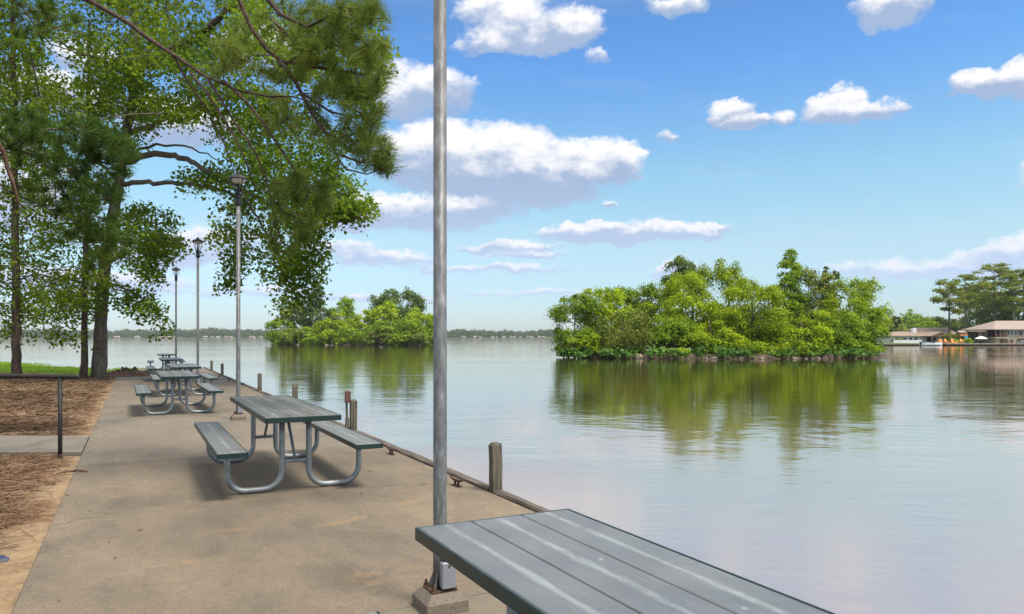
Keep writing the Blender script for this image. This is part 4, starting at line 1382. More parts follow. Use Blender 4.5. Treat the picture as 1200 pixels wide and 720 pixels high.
# right-hand island: water line about 69 m off
cxr = (846 - 600) / FPX * 78
island('island_ground', cxr, 77.5, 16.6, 8.6, 2, 'low muddy ground of the large wooded island')
G = 'trees on the large island'
Y_, MI, OL, DK = M['lf_yellow'], M['lf_mid'], M['lf_olive'], M['lf_dark']
spec = [
    (668, 346, 54, 75, 412, 'layer', MI, 'low spreading tree at the left tip of the large island, overhanging the water'),
    (703, 338, 66, 77, 408, 'layer', Y_, 'yellow-green tree just right of the left tip tree on the large island'),
    (738, 334, 62, 80, 400, 'layer', MI, 'mid-height green tree above the vine-draped shrub on the large island'),
    (797, 301, 52, 84, 360, 'round', DK, 'dark dense crown poking highest out of the left half of the large island'),
    (768, 338, 56, 79, 405, 'layer', Y_, 'yellow-green tree below and left of the dark high crown on the large island'),
    (810, 320, 74, 77, 408, 'layer', Y_, 'broad bright tree below the dark high crown, left of the island centre'),
    (855, 307, 66, 79, 400, 'layer', Y_, 'tall bright tree with rounded top in the middle of the large island'),
    (884, 328, 88, 73.5, 414, 'layer', Y_, 'widest yellow-green tree, front and centre on the large island'),
    (930, 294, 54, 81, 380, 'spire', MI, 'tall pointed tree, the highest on the large island'),
    (958, 316, 56, 80, 400, 'round', OL, 'olive tree beside the tall pointed one on the large island'),
    (981, 313, 24, 84, 360, 'flat', DK, 'small dark pine top showing above the right part of the large island'),
    (1008, 326, 66, 77, 400, 'layer', Y_, 'bright layered tree topping the right end of the large island'),
    (1020, 352, 46, 74, 416, 'layer', MI, 'drooping tree at the right tip of the large island, leaning over the water'),
    (935, 366, 78, 73, 415, 'layer', Y_, 'lower yellow-green tree in front of the tall pointed tree'),
    (985, 368, 62, 73.5, 414, 'layer', MI, 'low green tree in front of the right end trees of the large island'),
    (838, 364, 74, 72.5, 415, 'layer', Y_, 'low bright tree in front, left of the widest yellow-green tree'),
    (785, 370, 62, 73.5, 412, 'layer', MI, 'low green tree right of the vine-draped shrub'),
]
for i, (px, pt, w, d, pb, kind, m_, lab) in enumerate(spec):
    px = 846 + (px - 846) * .97
    far_tree('island_tree', px, pt, w, d, pb, kind, m_, lab, G, 100 + i, dep=w * d / FPX * .8)
GB = 'shrubs on the large island shore'
for i, (px, pt, w, d, pb, kind, m_, lab) in enumerate([
    (733, 364, 58, 72.8, 418, 'drape', OL, 'grey-green vine-draped shrub mound near the left end of the large island'),
    (693, 392, 28, 72.5, 417, 'bush', Y_, 'bright yellow-green bush left of the vine-draped mound'),
    (678, 384, 44, 73.8, 418, 'bush', MI, 'leafy green bush filling the left tip of the large island under its overhanging tree'),
    (716, 384, 40, 74, 417, 'bush', OL, 'olive bush behind the left edge of the vine-draped mound'),
    (770, 386, 50, 73.5, 414, 'bush', MI, 'green bush rising behind the broad-leaved plants right of the vine-draped mound'),
    (975, 384, 60, 74, 416, 'bush', MI, 'dense green bush under the right half of the large island trees'),
    (850, 386, 60, 74.5, 416, 'bush', OL, 'olive undergrowth bush beneath the middle of the large island trees'),
    (910, 380, 60, 75, 416, 'bush', MI, 'green undergrowth bush beneath the widest yellow-green tree on its right'),
    (666, 398, 22, 74, 419, 'drape', OL, 'thin trailing bush at the very left tip of the large island'),
    (800, 408, 20, 70.4, 420, 'bush', Y_, 'little round bright bush at the waterline of the large island'),
    (868, 398, 50, 71, 419, 'bush', MI, 'dark low bush under the widest yellow-green tree'),
    (905, 402, 36, 70.8, 420, 'bush', Y_, 'bright low bush at the waterline right of island centre'),
    (948, 400, 40, 71.2, 419, 'bush', MI, 'low green bush at the waterline under the tall pointed tree'),
    (1010, 398, 46, 73, 419, 'bush', MI, 'low bush at the waterline below the right tip of the large island'),
    (820, 392, 44, 72, 416, 'bush', MI, 'bush above the broad-leaved plants left of island centre')]):
    far_tree('shore_shrub', px, pt, w, d, pb, kind, m_, lab, GB, 200 + i, cat='shrub')
# broad-leaved ground cover at the water line
Cc, Nn = [], []
for (px, w, d, top) in [(668, 16, 73.2, 408), (695, 22, 71.8, 410), (718, 20, 71.3, 406), (757, 36, 70.2, 405), (780, 24, 70, 407), (832, 26, 70, 404), (860, 20, 69.8, 408), (925, 26, 70, 409), (975, 40, 70.8, 407), (1000, 22, 71.3, 409)]:
    k = d / FPX
    n = int(420 * RNG.uniform(.35, 1.0))
    hh = (419 - top) * k
    x = (px - CX) * k + RNG.uniform(-w, w, n) * k
    y = d + RNG.normal(size=n) * .7
    z = -.3 + hh * RNG.random(n) * (1 - .5 * np.abs((x / k + CX - px) / w))
    Cc.append(np.stack([x, y, z], 1))
Cc = np.concatenate(Cc)
Cc = Cc[np.sin(Cc[:, 0] * 2.1) * np.sin(Cc[:, 0] * .83 + 1) + RNG.normal(size=len(Cc)) * .35 > -.35]
Nn = unit(RNG.normal(size=Cc.shape) * .6 + np.array([0, -.5, .8]))
tag(poly_cloud('ground_cover', leaf_verts(Cc, Nn, .26 + .22 * RNG.random(len(Cc)), .8), 4, M['lf_broad']), 'dark glossy broad-leaved plants along the island waterline', 'ground cover', kind='stuff')

def rock(px, py, d, s, seed, label, group):
    r = random.Random(seed)
    vs, fs = [], []
    n = 9
    ph = [r.random() * 6 for _ in range(3)]
    for i, t_ in enumerate([-.9, -.3, .35, .8]):
        for k in range(n):
            a = k / n * 6.283
            q = math.sqrt(max(0.05, 1 - t_ * t_)) * (1 + .25 * math.sin(2 * a + ph[0] + t_) + r.uniform(-.1, .1))
            vs.append((s * q * math.cos(a) * 1.3, s * q * math.sin(a), s * t_ * .75 + s * r.uniform(-.05, .05)))
    for i in range(3):
        for k in range(n):
            fs.append((i * n + k, i * n + (k + 1) % n, (i + 1) * n + (k + 1) % n, (i + 1) * n + k))
    fs += [tuple(range(n - 1, -1, -1)), tuple(range(3 * n, 4 * n))]
    p = P(px, py, d)
    p.z = WATER_Z + s * .3
    o = MB().add(vs, fs).build('rock', M['rock'], loc=p, rz=r.random() * 6)
    return tag(o, label, 'rock', group)

def shore_y(px, cx, cy, rx, ry):
    """depth of the near water line of an island along a photo column"""
    d = cy - ry
    for _ in range(20):
        x = (px - CX) / FPX * d
        q = max(0.0, 1 - ((x - cx) / rx) ** 2)
        d = cy - ry * math.sqrt(q)
    return d
rp = random.Random(77)
for i in range(22):
    px = rp.uniform(672, 1022)
    rock(px, 420, shore_y(px, cxr, 77.5, 16.6, 8.6) - rp.uniform(-.2, .25), rp.uniform(.08, .22), 300 + i, 'small pale rock at the waterline of the large island', 'small rocks along the large island waterline')
rock(747, 420, shore_y(747, cxr, 77.5, 16.6, 8.6) - .15, .5, 350, 'largest pale rock at the large island waterline, left of the broad-leaved plants', None)

# left-hand island, about 190 m off
cxl = (417 - 600) / FPX * 205
island('island_ground', cxl, 203, 22.5, 12, 5, 'low ground of the smaller wooded island, crossed by the tall lamp post')
G = 'trees on the smaller island'
for i, (px, pt, w, d, pb, kind, m_, lab) in enumerate([
    (331, 372, 34, 203, 405, 'layer', MI, 'low tree at the left tip of the smaller island, spreading over the water'),
    (346, 348, 36, 206, 402, 'round', OL, 'olive tree left of the dark pointed one on the smaller island'),
    (371, 334, 40, 204, 398, 'spire', DK, 'dark blue-green pointed tree, tallest on the left half of the smaller island'),
    (399, 350, 38, 208, 398, 'round', MI, 'rounded green tree right of the dark pointed one on the smaller island'),
    (392, 366, 44, 197, 403, 'layer', Y_, 'yellow-green tree in front on the left half of the smaller island'),
    (428, 364, 38, 203, 402, 'layer', Y_, 'low yellow-green tree in the dip of the smaller island skyline'),
    (466, 340, 58, 212, 385, 'round', DK, 'large dark dome-shaped tree on the right half of the smaller island'),
    (451, 353, 32, 203, 395, 'round', Y_, 'bright yellow tree in front of the large dark dome'),
    (493, 362, 46, 203, 402, 'layer', Y_, 'bright tree right of the dark dome, running behind the tall lamp post'),
    (462, 374, 62, 196, 404, 'layer', MI, 'wide low green tree at the waterline below the dark dome'),
    (505, 380, 26, 204, 405, 'bush', MI, 'low tree at the right tip of the smaller island, beside the tall lamp post')]):
    far_tree('island_tree', px, pt, w, d, pb, kind, m_, lab, G, 400 + i, leaf=.46)
for i, (px, pt, w, d, pb, m_, lab) in enumerate([
    (345, 386, 26, 194, 405.5, OL, 'olive bush at the waterline near the left tip of the smaller island'),
    (372, 390, 30, 193, 405.5, MI, 'green bush at the waterline below the dark pointed tree'),
    (425, 388, 30, 192, 405.5, MI, 'green bush at the waterline in the middle of the smaller island'),
    (486, 388, 30, 193, 405.5, OL, 'olive bush at the waterline left of the tall lamp post'),
    (331, 389, 24, 196, 405.7, MI, 'bush hanging over the water at the very left tip of the smaller island'),
    (358, 383, 26, 195, 405.5, MI, 'green bush under the gap left of the dark pointed tree'),
    (388, 386, 28, 192, 405.6, Y_, 'yellow-green bush right of the dark pointed tree, at the waterline'),
    (406, 384, 28, 193, 405.6, MI, 'green bush in the left middle of the smaller island waterline'),
    (444, 386, 30, 191.5, 405.6, OL, 'olive bush at the waterline below the bright yellow tree'),
    (464, 384, 30, 192, 405.6, MI, 'green bush at the waterline straight below the dark dome'),
    (502, 388, 22, 195, 405.6, MI, 'last bush at the waterline, touching the tall lamp post')]):
    far_tree('shore_shrub', px, pt, w, d, pb, 'bush', m_, lab, 'shrubs on the smaller island shore', 430 + i, cat='shrub', leaf=.42)
for i in range(14):
    px = rp.uniform(340, 502)
    rock(px, 405, shore_y(px, cxl, 203, 22.5, 12) - .2, rp.uniform(.2, .4), 500 + i, 'tiny pale rock at the waterline of the smaller island', 'tiny rocks along the smaller island waterline')

# ------------------------------------------------------------------ right shore: houses, pier, boat, trees
DR = 190.0
KR = DR / FPX
def sx_(px): return (px - CX) * KR
def sz_(py): return CAMZ + (HY - py) * KR

vs = [(sx_(1022), DR - 3, -1.2), (sx_(1085), DR, -1.2), (sx_(1330), DR + 1, -1.2), (sx_(1330), DR + 140, -1.2), (sx_(950), DR + 140, -1.2), (sx_(985), DR + 30, -1.2)]
vs2 = [(x, y, .02) for x, y, z in vs]
n = len(vs)
b = MB().add(vs + vs2, [tuple(range(n, 2 * n))] + [(i, (i + 1) % n, n + (i + 1) % n, n + i) for i in range(n)])
tag(b.build('shore_ground', M['bank']), 'grassy shore with houses across the water', 'ground', kind='structure')
b = MB()
for a, c in ((0, 1), (1, 2)):
    p0, p1 = Vector(vs[a]), Vector(vs[c])
    b.tube([(p0.x, p0.y - .12, -.3), (p1.x, p1.y - .12, -.3)], .16, 6)
tag(b.build('seawall', M['seawall']), 'dark timber seawall along the far right shore', 'seawall')

def prism(b, pts, y0, y1, mi=0):
    """outline in x,z extruded along y"""
    n = len(pts)
    b.add([(x, y0, z) for x, z in pts] + [(x, y1, z) for x, z in pts], [tuple(range(n)), tuple(range(2 * n - 1, n - 1, -1))] + [(i + n, (i + 1) % n + n, (i + 1) % n, i) for i in range(n)], mi)
    return b

def win(root, x, y, z0, z1, w, frame=True):
    f = MB().box(x - w / 2, x + w / 2, y - .05, y, z0, z1).build('window', M['window'], root)
    q = MB()
    q.box(x - w / 2 - .08, x - w / 2, y - .08, y, z0 - .08, z1 + .08); q.box(x + w / 2, x + w / 2 + .08, y - .08, y, z0 - .08, z1 + .08)
    q.box(x - w / 2, x + w / 2, y - .08, y, z1, z1 + .08); q.box(x - w / 2, x + w / 2, y - .08, y, z0 - .08, z0)
    q.build('frame', M['white'], f)

def gable_roof(b, x0, x1, y0, y1, ze, zr, hip=0.0, ov=.5, th=.15):
    """ridge along x"""
    ym = (y0 + y1) / 2
    lo = [(x0 - ov, y0 - ov, ze), (x1 + ov, y0 - ov, ze), (x1 + ov, y1 + ov, ze), (x0 - ov, y1 + ov, ze)]
    hi = [(x0 - ov + hip, ym, zr), (x1 + ov - hip, ym, zr)]
    v = lo + hi + [(x, y, z - th) for x, y, z in lo]
    b.add(v, [(0, 1, 5, 4), (2, 3, 4, 5), (1, 2, 5), (3, 0, 4), (6, 7, 1, 0), (7, 8, 2, 1), (8, 9, 3, 2), (9, 6, 0, 3), (9, 8, 7, 6)])

# low ranch house
gy = DR + 12
k2 = gy / FPX
hx = lambda px: (px - CX) * k2
hz = lambda py: CAMZ + (HY - py) * k2
root = empty('ranch_house', (hx(1085), gy, 0), 0, 'low pale ranch house with tan roofs, white chimney and a brown gabled porch', 'house')
X0 = hx(1085)
b = MB()
b.box(hx(1046) - X0, hx(1086) - X0, 0, 9, 0, hz(394.2)); b.box(hx(1086) - X0, hx(1130) - X0, 2, 12, 0, hz(394))
b.build('wall', M['whitewall'], root)
b = MB(); gable_roof(b, hx(1046) - X0, hx(1086) - X0, 0, 9, hz(393.8), hz(388.6), 3.2); w_ = b.build('roof', M['roof_tan'], root)
b = MB(); gable_roof(b, hx(1084) - X0, hx(1129) - X0, 2, 12, hz(393.6), hz(383.8), .8); w2 = b.build('roof', M['roof_tan'], root)
MB().box(hx(1078) - X0, hx(1082.5) - X0, 3.5, 4.6, 2, hz(384.5)).build('chimney', M['white'], w_)
# porch gable
b = MB(); prism(b, [(hx(1081) - X0, hz(394)), (hx(1093) - X0, hz(389)), (hx(1105) - X0, hz(394)), (hx(1104) - X0, hz(394.8)), (hx(1093) - X0, hz(390)), (hx(1082) - X0, hz(394.8))], -4, 2)
b.build('porch_roof', M['roof_tan'], root)
b = MB(); prism(b, [(hx(1082) - X0, hz(394.6)), (hx(1104) - X0, hz(394.6)), (hx(1093) - X0, hz(390.1))], -3.9, -3.7); b.build('porch_gable', M['brownwood'], root)
for px in (1083, 1089, 1097, 1103):
    MB().box(hx(px) - X0 - .12, hx(px) - X0 + .12, -3.9, -3.66, 0, hz(394.6)).build('porch_post', M['brownwood'], root)
MB().box(hx(1091) - X0, hx(1096) - X0, 1.9, 1.99, .05, hz(395)).build('door', M['window'], root)
for px in (1051, 1060, 1067, 1073): win(root, hx(px) - X0, 0, .55, 1.6, .95)
for px in (1087.5, 1099.5, 1112, 1122): win(root, hx(px) - X0, 2, .6, 1.6, 1.0)
# white garden fence in front of the ranch
b = MB()
for px in np.linspace(1057, 1090, 14):
    b.box(sx_(px) - .05, sx_(px) + .05, DR + 4, DR + 4.1, 0, .95)
b.box(sx_(1057), sx_(1090), DR + 4.1, DR + 4.14, .1, .85)
tag(b.build('garden_fence', M['white']), 'low white fence in front of the pale ranch house', 'fence')

# two-storey boathouse dwelling
gy = DR + 3
k2 = gy / FPX
X0 = hx(1162)
root = empty('two_storey_house', (X0, gy, 0), 0, 'two-storey cream house with a hipped grey-tan roof and brown garage doors', 'house')
e1, e2 = hz(403.6), hz(386.5)
W1 = hx(1250) - X0
b = MB(); b.box(hx(1167) - X0, W1, 0, 12, -.1, hz(396.6)); b.box(hx(1180) - X0, W1, 0, 12, hz(396.6), e2)
b.build('wall', M['cream'], root)
b = MB(); gable_roof(b, hx(1163) - X0, W1, -.6, 12.6, e2 + .1, hz(375.5), hx(1185) - hx(1163) + .3, .4); b.build('roof', M['roof_grey'], root)
b = MB(); b.box(hx(1164.5) - X0, hx(1180) - X0 - .02, -.8, 12, hz(396.6) + .01, hz(395.4)); b.build('balcony_floor', M['cream'], root)
for px in (1165, 1170, 1175):
    MB().box(hx(px) - X0 - .1, hx(px) - X0 + .1, -.75, -.55, hz(395.4), e2).build('balcony_post', M['brownwood'], root)
b = MB(); b.box(hx(1165) - X0, hx(1179) - X0, -.72, -.66, hz(393), hz(392.6))
for px in np.linspace(1165.5, 1178.5, 18): b.box(hx(px) - X0 - .02, hx(px) - X0 + .02, -.71, -.67, hz(395.4), hz(393))
b.build('balcony_rail', M['brownwood'], root)
MB().box(hx(1166) - X0, hx(1180) - X0 - .02, 3, 3.1, hz(395.4), e2).build('recessed_wall', M['darkwood'], root)
for px in (1181.6, 1185.8, 1190): win(root, hx(px) - X0, 0, hz(392.6), hz(388), .62)
for px in (1196, 1206): win(root, hx(px) - X0, 0, hz(393.5), hz(388), 1.2)
for px in (1174, 1179.5, 1185.5):
    g = MB().box(hx(px) - X0 - .5, hx(px) - X0 + .5, -.06, -.001, -.05, hz(398)).build('garage_door', M['brownwood'], root)
MB().box(hx(1192) - X0, W1, -1.4, -.01, hz(397.6), hz(397)).build('awning', M['brownwood'], root)

# open pavilion and things in front of it
root = empty('pavilion', (sx_(1156), DR + 5, 0), 0, 'dark open timber pavilion between the play tower and the two-storey house', 'pavilion')
b = MB(); b.box(-2.4, 2.6, 2.5, 2.65, 0, sz_(389)); b.build('back_wall', M['darkwood'], root)
b = MB(); b.box(-1.9, 2.8, -.6, 3.2, sz_(388.8), sz_(387.2)); b.build('roof', M['roof_tan'], root)
for x in (-2.2, -.2, 2.4): MB().box(x - .1, x + .1, -.3, -.1, 0, sz_(388.8)).build('post', M['darkwood'], root)
b = MB(); b.box(-2.2, 2.3, .2, .35, .0, .75); b.build('counter', M['darkwood'], root)

root = empty('play_tower', (sx_(1140.5), DR + 5, 0), 0, 'small play tower with orange walls, grey roof and a bright blue slide', 'play tower')
for x in (-.8, .8):
    for y in (-.7, .7): MB().box(x - .07, x + .07, y - .07, y + .07, 0, sz_(389.5)).build('post', M['brownwood'], root)
MB().box(-.85, 1.15, -.75, .75, sz_(394), sz_(391)).build('cabin', M['orange'], root)
b = MB(); gable_roof(b, -.9, .7, -.8, .8, sz_(389.6), sz_(387.4), .2, .2, .08); b.build('roof', M['roof_grey'], root)
b = MB()
prism(b, [(-.0, sz_(394)), (.8, sz_(394)), (.95, .05), (.35, .05)], -1.5, -1.0); b.build('slide', M['blue'], root)

root = empty('patio_umbrella', (sx_(1155.5), DR + 2, 0), 0, 'white patio umbrella open in front of the dark pavilion', 'umbrella')
MB().tube([(0, 0, 0), (0, 0, 2)], .04, 8).build('pole', M['darkwood'], root)
MB().lathe([(1.5, sz_(397.4)), (1.48, sz_(397.2)), (.8, sz_(395.3)), (.05, sz_(394))], 10).build('canopy', M['white'], root)

def chair(px, label):
    root = empty('garden_chair', (sx_(px), DR + 1.4, .02), random.Random(px).uniform(-.4, .4), label, 'chair', 'orange garden chairs by the water')
    MB().box(-.36, .36, -.35, .3, .32, .4, c=.02).build('seat', M['orange'], root)
    b = MB(); b.add([(-.34, .25, .38), (.34, .25, .38), (.3, .55, 1.05), (0, .6, 1.2), (-.3, .55, 1.05), (-.34, .31, .38), (.34, .31, .38), (.3, .61, 1.05), (0, .66, 1.2), (-.3, .61, 1.05)],
                    [(0, 1, 2, 3, 4), (9, 8, 7, 6, 5), (0, 5, 6, 1), (1, 6, 7, 2), (2, 7, 8, 3), (3, 8, 9, 4), (4, 9, 5, 0)]); b.build('backrest', M['orange'], root)
    for x in (-.36, .36):
        MB().box(x - .06, x + .06, -.35, .4, .58, .63).build('armrest', M['orange'], root)
        for y in (-.3, .3): MB().box(x - .05, x + .05, y - .05, y + .05, 0, .58).build('leg', M['orange'], root)
chair(1106.5, 'orange garden chair nearest the white boat')
chair(1113.2, 'orange garden chair second from the white boat')
chair(1120.5, 'orange garden chair in the middle of the seawall, left of the wide orange kayak')
chair(1131.5, 'orange garden chair nearest the play tower')
root = empty('kayak', (sx_(1125), DR + 2.6, .35), .2, 'orange kayak lying upside down between the garden chairs', 'kayak')
vs, fs = [], []
for k in range(9):
    f = k / 8 * 2 - 1
    w_ = .4 * math.sqrt(max(0.01, 1 - f * f)); z_ = .42 * (1 - abs(f) ** 3)
    vs += [(f * 1.5, -w_, -.3), (f * 1.5, -w_ * .7, z_ * .7 - .3), (f * 1.5, 0, z_ - .3), (f * 1.5, w_ * .7, z_ * .7 - .3), (f * 1.5, w_, -.3)]
for k in range(8):
    for q in range(5): fs.append((k * 5 + q, k * 5 + (q + 1) % 5, k * 5 + 5 + (q + 1) % 5, k * 5 + 5 + q))
fs += [(4, 3, 2, 1, 0), tuple(range(40, 45))]
MB().add(vs, fs).build('hull', M['orange'], root, smooth=True)

root = empty('motor_boat', (sx_(1087), DR - 1.6, WATER_Z), .04, 'long white motor boat moored at the seawall before the ranch house', 'boat')
vs, fs = [], []
for k in range(11):
    f = k / 10
    x = -2.7 + 5.6 * f
    w_ = 1.0 * (1 - max(0, f - .55) ** 2 * 4.6)
    sh = .55 + .25 * f * f
    vs += [(x, -w_ * .5, -.15), (x, -w_, .22), (x, -w_ - .02, sh), (x, w_ + .02, sh), (x, w_, .22), (x, w_ * .5, -.15)]
for k in range(10):
    for q in range(6): fs.append((k * 6 + q, k * 6 + (q + 1) % 6, k * 6 + 6 + (q + 1) % 6, k * 6 + 6 + q))
fs += [(0, 1, 2, 3, 4, 5), tuple(range(65, 59, -1))]
MB().add(vs, fs).build('hull', M['white'], root, smooth=False)
b = MB(); b.add([(.2, -.7, .62), (.7, -.6, .62), (.45, -.6, 1.05), (.2, .7, .62), (.7, .6, .62), (.45, .6, 1.05)], [(0, 1, 2), (5, 4, 3), (0, 3, 4, 1), (1, 4, 5, 2), (2, 5, 3, 0)]); b.build('windscreen', M['window'], root)
MB().box(-1.9, -.5, -.7, .7, .55, .85, c=.05).build('seat', M['palegrey'], root)
MB().box(-2.95, -2.6, -.2, .2, .1, .95, c=.04).build('outboard_motor', M['black'], root)

root = empty('pier', (sx_(1180), DR - 1.2, 0), 0, 'wooden pier on dark piles in front of the two-storey house', 'pier')
xa, xb = sx_(1103) - sx_(1180), sx_(1260) - sx_(1180)
MB().box(xa, xb, -1.0, 1.0, sz_(403.7) + .05, sz_(402.8) + .05).build('deck', M['deckwood'], root)
for x in np.arange(xa + .4, xb, 2.2): MB().tube([(x, -.8, -1.6), (x, -.8, sz_(403.7) + .04)], .13, 8).build('pile', M['seawall'], root)
b = MB()
for i, px in enumerate((1192, 1200)):
    root = empty('lounge_chair', (sx_(px), DR - 1.2, sz_(402.8) + .05), .2, ['grey lounge chair on the pier left of its twin, before the garage doors', 'grey lounge chair on the pier at the very right edge of the picture'][i], 'chair', 'lounge chairs on the pier')
    MB().box(-.9, .4, -.3, .3, .25, .33, c=.02).build('seat', M['palegrey'], root)
    b = MB().add([(.4, -.3, .25), (.4, .3, .25), (.85, .3, .75), (.85, -.3, .75), (.4, -.3, .33), (.4, .3, .33), (.8, .3, .8), (.8, -.3, .8)], [(0, 1, 2, 3), (7, 6, 5, 4), (0, 4, 5, 1), (1, 5, 6, 2), (2, 6, 7, 3), (3, 7, 4, 0)])
    b.build('backrest', M['palegrey'], root)
    for x in (-.8, .3):
        for y in (-.25, .25): MB().box(x - .03, x + .03, y - .03, y + .03, 0, .25).build('leg', M['palegrey'], root)

GS = 'shrubs by the far right houses'
for i, (px, pt, w, d, pb, m_, lab) in enumerate([
    (1114, 390, 18, 196, 402, OL, 'brownish round shrub beside the ranch house porch'),
    (1127, 391, 16, 197, 402, MI, 'green shrub between the ranch house and the play tower'),
    (1134, 397, 10, 192, 402.5, Y_, 'bright green shrub at the foot of the play tower'),
    (1053, 397, 12, 197, 402.5, OL, 'small shrub at the left end of the ranch house'),
    (1121, 398, 9, 194, 402.5, Y_, 'bright green low shrub behind the orange kayak')]):
    far_tree('garden_shrub', px, pt, w, d, pb, 'bush', m_, lab, GS, 600 + i, gz=.0, cat='shrub', leaf=.36)

GT = 'trees behind the far right houses'
for i, (px, pt, w, d, pb, kind, m_, lab, lf) in enumerate([
    (1040, 374, 26, 300, 398, 'round', DK, 'dark tree just showing past the right tip of the large island', .75),
    (1049, 371, 10, 250, 392, 'flat', DK, 'small lone pine top left of the wooded hump', .6),
    (1052, 379, 40, 262, 400, 'round', OL, 'grey-green tree behind the left end of the ranch house', .65),
    (1072, 365, 48, 290, 398, 'round', MI, 'rounded green tree forming the top of the hump behind the ranch house', .75),
    (1096, 376, 44, 280, 398, 'round', MI, 'green tree sloping down right of the hump behind the ranch house', .75),
    (1122, 378, 40, 250, 400, 'round', DK, 'dark tree low behind the right gable of the ranch house', .65),
    (1156, 346, 56, 228, 400, 'round', DK, 'dense dark tree mass behind the pavilion', .6),
    (1150, 330, 48, 236, 372, 'round', OL, 'olive tree crown above the dark mass behind the pavilion', .6),
    (1196, 348, 46, 225, 398, 'round', DK, 'dense dark tree behind the two-storey house', .6)]):
    far_tree('shore_tree', px, pt, w, d, pb, kind, m_, lab, GT, 640 + i, gz=.0, leaf=lf)

def far_pine(px, top, base_clear, d, layers, seed, label):
    rng = np.random.default_rng(seed)
    k = d / FPX
    loc = P(px, 396, d); loc.z = 0
    root = empty('tall_pine', loc, 0, label, 'tree', 'tall pines on the far right shore')
    zt = CAMZ + (HY - top) * k
    b = MB()
    b.tube([(0, 0, -.5), (.1, 0, zt * .5), (0, 0, zt * .96)], [.3, .22, .06], 8)
    Ls = []
    for (dx, py, w) in layers:
        c = np.array([dx * k, rng.normal() * 1.0, CAMZ + (HY - py) * k])
        n = int(w * 26)
        nl = max(3, int(w / 4))
        sub = np.stack([rng.uniform(-.5, .5, nl) * w * k, rng.normal(size=nl) * w * k * .22, rng.normal(size=nl) * 1.8 * k], 1)
        q = rng.integers(0, nl, n)
        p = c + sub[q] + rng.normal(size=(n, 3)) * np.array([2.4, 2.4, .9]) * k * np.minimum(1.2, .5 + w / 24)
        Ls.append(p)
        b.tube([(0, 0, c[2] - 1.2 * abs(dx) * k * .3 - .3), tuple(c + np.array([0, 0, -.15]))], [.12, .05], 5, caps=False)
        for s in sub[:4]:
            b.tube([tuple(c * np.array([.5, .5, 1]) + np.array([0, 0, -.5])), tuple(c + s)], [.07, .03], 4, caps=False)
    L = np.concatenate(Ls)
    N = unit(rng.normal(size=L.shape) * .7 + np.array([0, 0, .8]))
    b.build('trunk', M['farbark'], root, smooth=True)
    poly_cloud('crown', leaf_verts(L, N, .5 * (.6 + .8 * rng.random(len(L))), .6, rng), 4, M['lf_olive'] if seed % 2 else M['lf_dark'], root)

far_pine(1112, 333, 0, 205, [(0, 336, 14), (-6, 341, 20), (7, 344, 18), (-8, 351, 26), (8, 355, 20), (-5, 362, 12), (6, 366, 14), (-4, 374, 16), (5, 378, 18)], 701, 'thin lone pine with flat tiers, leftmost of the tall pines')
far_pine(1131, 322, 0, 212, [(2, 325, 22), (-12, 331, 26), (10, 334, 24), (-6, 340, 30), (12, 346, 26), (-10, 352, 18), (6, 358, 18)], 703, 'tall pine just right of the thin lone one')
far_pine(1165, 309, 0, 220, [(4, 312, 22), (-10, 316, 28), (12, 320, 26), (-4, 326, 40), (10, 333, 34), (-14, 338, 32), (4, 345, 36), (-8, 352, 30)], 705, 'tallest broad pine of the right shore, its top above all others')
far_pine(1187, 322, 0, 214, [(-2, 325, 20), (8, 330, 24), (-8, 336, 30), (8, 344, 28), (-4, 352, 26), (4, 362, 20)], 707, 'pine between the tallest one and the right edge of the picture')
far_pine(1203, 316, 0, 218, [(-4, 318, 24), (6, 324, 30), (-8, 330, 24), (4, 340, 30), (-6, 350, 24), (2, 360, 20)], 709, 'pine cut by the right edge of the picture')
far_pine(1240, 312, 0, 222, [(0, 316, 34), (-6, 326, 36), (6, 336, 34), (0, 348, 36)], 711, 'pine standing past the two-storey house')

# ------------------------------------------------------------------ far shore
DF = 1450.0
KF = DF / FPX
vs = []
xs = np.linspace(-1900, 1900, 60)
top = []
for x in xs:
    top.append((x, DF + 25 * math.sin(x * .004), .2))
v = [(x, y - 4, -1.0) for x, y, z in top] + [(x, y, z) for x, y, z in top] + [(x, y + 160, 7) for x, y, z in top] + [(x, y + 700, 9) for x, y, z in top]
n = len(xs)
fs = [(r_ * n + i, r_ * n + i + 1, (r_ + 1) * n + i + 1, (r_ + 1) * n + i) for r_ in range(3) for i in range(n - 1)]
tag(MB().add(v, fs).build('far_shore', M['woodfloor']), 'low far shore across the open lake', 'shore', kind='structure')
rng = np.random.default_rng(91)
Ls, Ns = [], []
for i in range(2100):
    x = rng.uniform(-1300, 500)
    row = rng.random()
    y = DF + 25 * math.sin(x * .004) + 14 + row * 120
    px = CX + x / y * FPX
    hill = 3.5 * math.exp(-((px - 235) / 26) ** 2) + 1.2 * math.exp(-((px - 40) / 60) ** 2) + 1.0 * math.sin(px * .05) + .8 * math.sin(px * .13)
    hh = 9.5 + row * 5 + hill * 1.2 + rng.normal() * 1.6
    w = rng.uniform(5, 10)
    n = 70
    d = unit(rng.normal(size=(n, 3)))
    d[:, 2] = np.abs(d[:, 2]) * 1.5 - .5
    Ls.append(np.array([x, y, hh * .55 + row * 3]) + d * np.array([w, w * .7, hh * .5]) * (.7 + .35 * rng.random((n, 1))))
    Ns.append(unit(d + rng.normal(size=(n, 3)) * .5 + np.array([0, 0, .3])))
L = np.concatenate(Ls); N = np.concatenate(Ns)
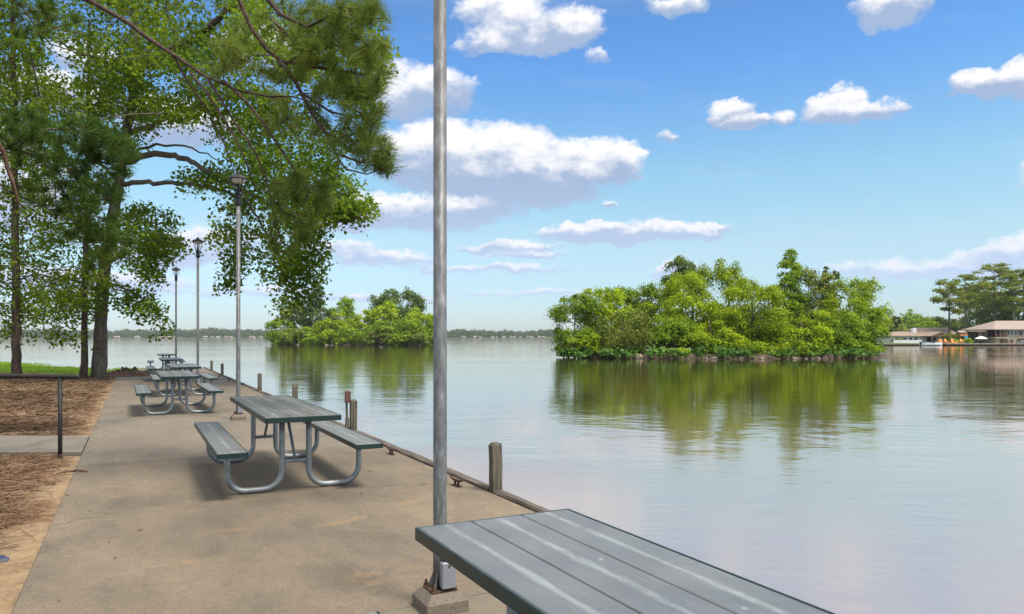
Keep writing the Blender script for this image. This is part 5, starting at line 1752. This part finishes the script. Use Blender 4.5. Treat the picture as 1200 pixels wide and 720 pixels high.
tag(poly_cloud('far_treeline', leaf_verts(L, N, 2.6 * (.6 + .8 * rng.random(len(L))), .8, rng), 4, M['lf_far']), 'hazy far-off wood lining the horizon across the lake', 'wood', kind='stuff')
rh = random.Random(3)
def far_house(px, wpx, label, group, i):
    x = (px - CX) * KF
    y = DF + 25 * math.sin(x * .004) + 3
    w = wpx * KF
    root = empty('far_house', (x, y, .2), rh.uniform(-.3, .3), label, 'house', group)
    h = rh.uniform(2.2, 3.2)
    MB().box(-w / 2, w / 2, 0, 7, 0, h).build('wall', M['whitewall'] if i % 3 else M['cream'], root)
    b = MB(); gable_roof(b, -w / 2, w / 2, 0, 7, h + .1, h + rh.uniform(1.2, 2.2), 1.0, .6, .3); b.build('roof', M['roof_grey'] if i % 2 else M['roof_tan'], root)
    b = MB()
    for q in range(3): b.box(-w / 2 + w * (q + .5) / 3 - 1, -w / 2 + w * (q + .5) / 3 + 1, -.1, -.01, .8, h - .8)
    b.build('windows', M['window'], root)
pxs = [-20, 22, 131, 139, 158, 163, 182, 187, 193, 200, 205, 246, 251, 262, 268, 275, 296, 302, 308]
for i, px in enumerate(pxs):
    far_house(px + rh.uniform(-3, 3), rh.uniform(2, 5), 'tiny pale house on the far shore left of the smaller island', 'tiny far-shore houses left of the smaller island', i)
for i, px in enumerate([541, 556, 563, 575, 582, 590, 597, 604, 611, 617, 624, 631, 637]):
    far_house(px + rh.uniform(-2.5, 2.5), rh.uniform(2, 4.5), 'tiny pale house on the far shore between the tall lamp post and the large island', 'tiny far-shore houses right of the tall lamp post', i)

if HAZE > 0:
    b = MB().box(-1950, 1950, -70, 2200, -6, 42)
    m = bpy.data.materials.new('haze_air'); m.use_nodes = True
    nt = m.node_tree
    nt.nodes.remove(nt.nodes['Principled BSDF'])
    pv = nt.nodes.new('ShaderNodeVolumePrincipled')
    pv.inputs['Color'].default_value = (0.94, 0.97, 0.99, 1)
    pv.inputs['Density'].default_value = HAZE
    pv.inputs['Anisotropy'].default_value = 0.0
    nt.links.new(pv.outputs[0], nt.nodes['Material Output'].inputs['Volume'])
    tag(b.build('haze', m), 'pale blue summer haze over the lake', 'haze', kind='stuff')
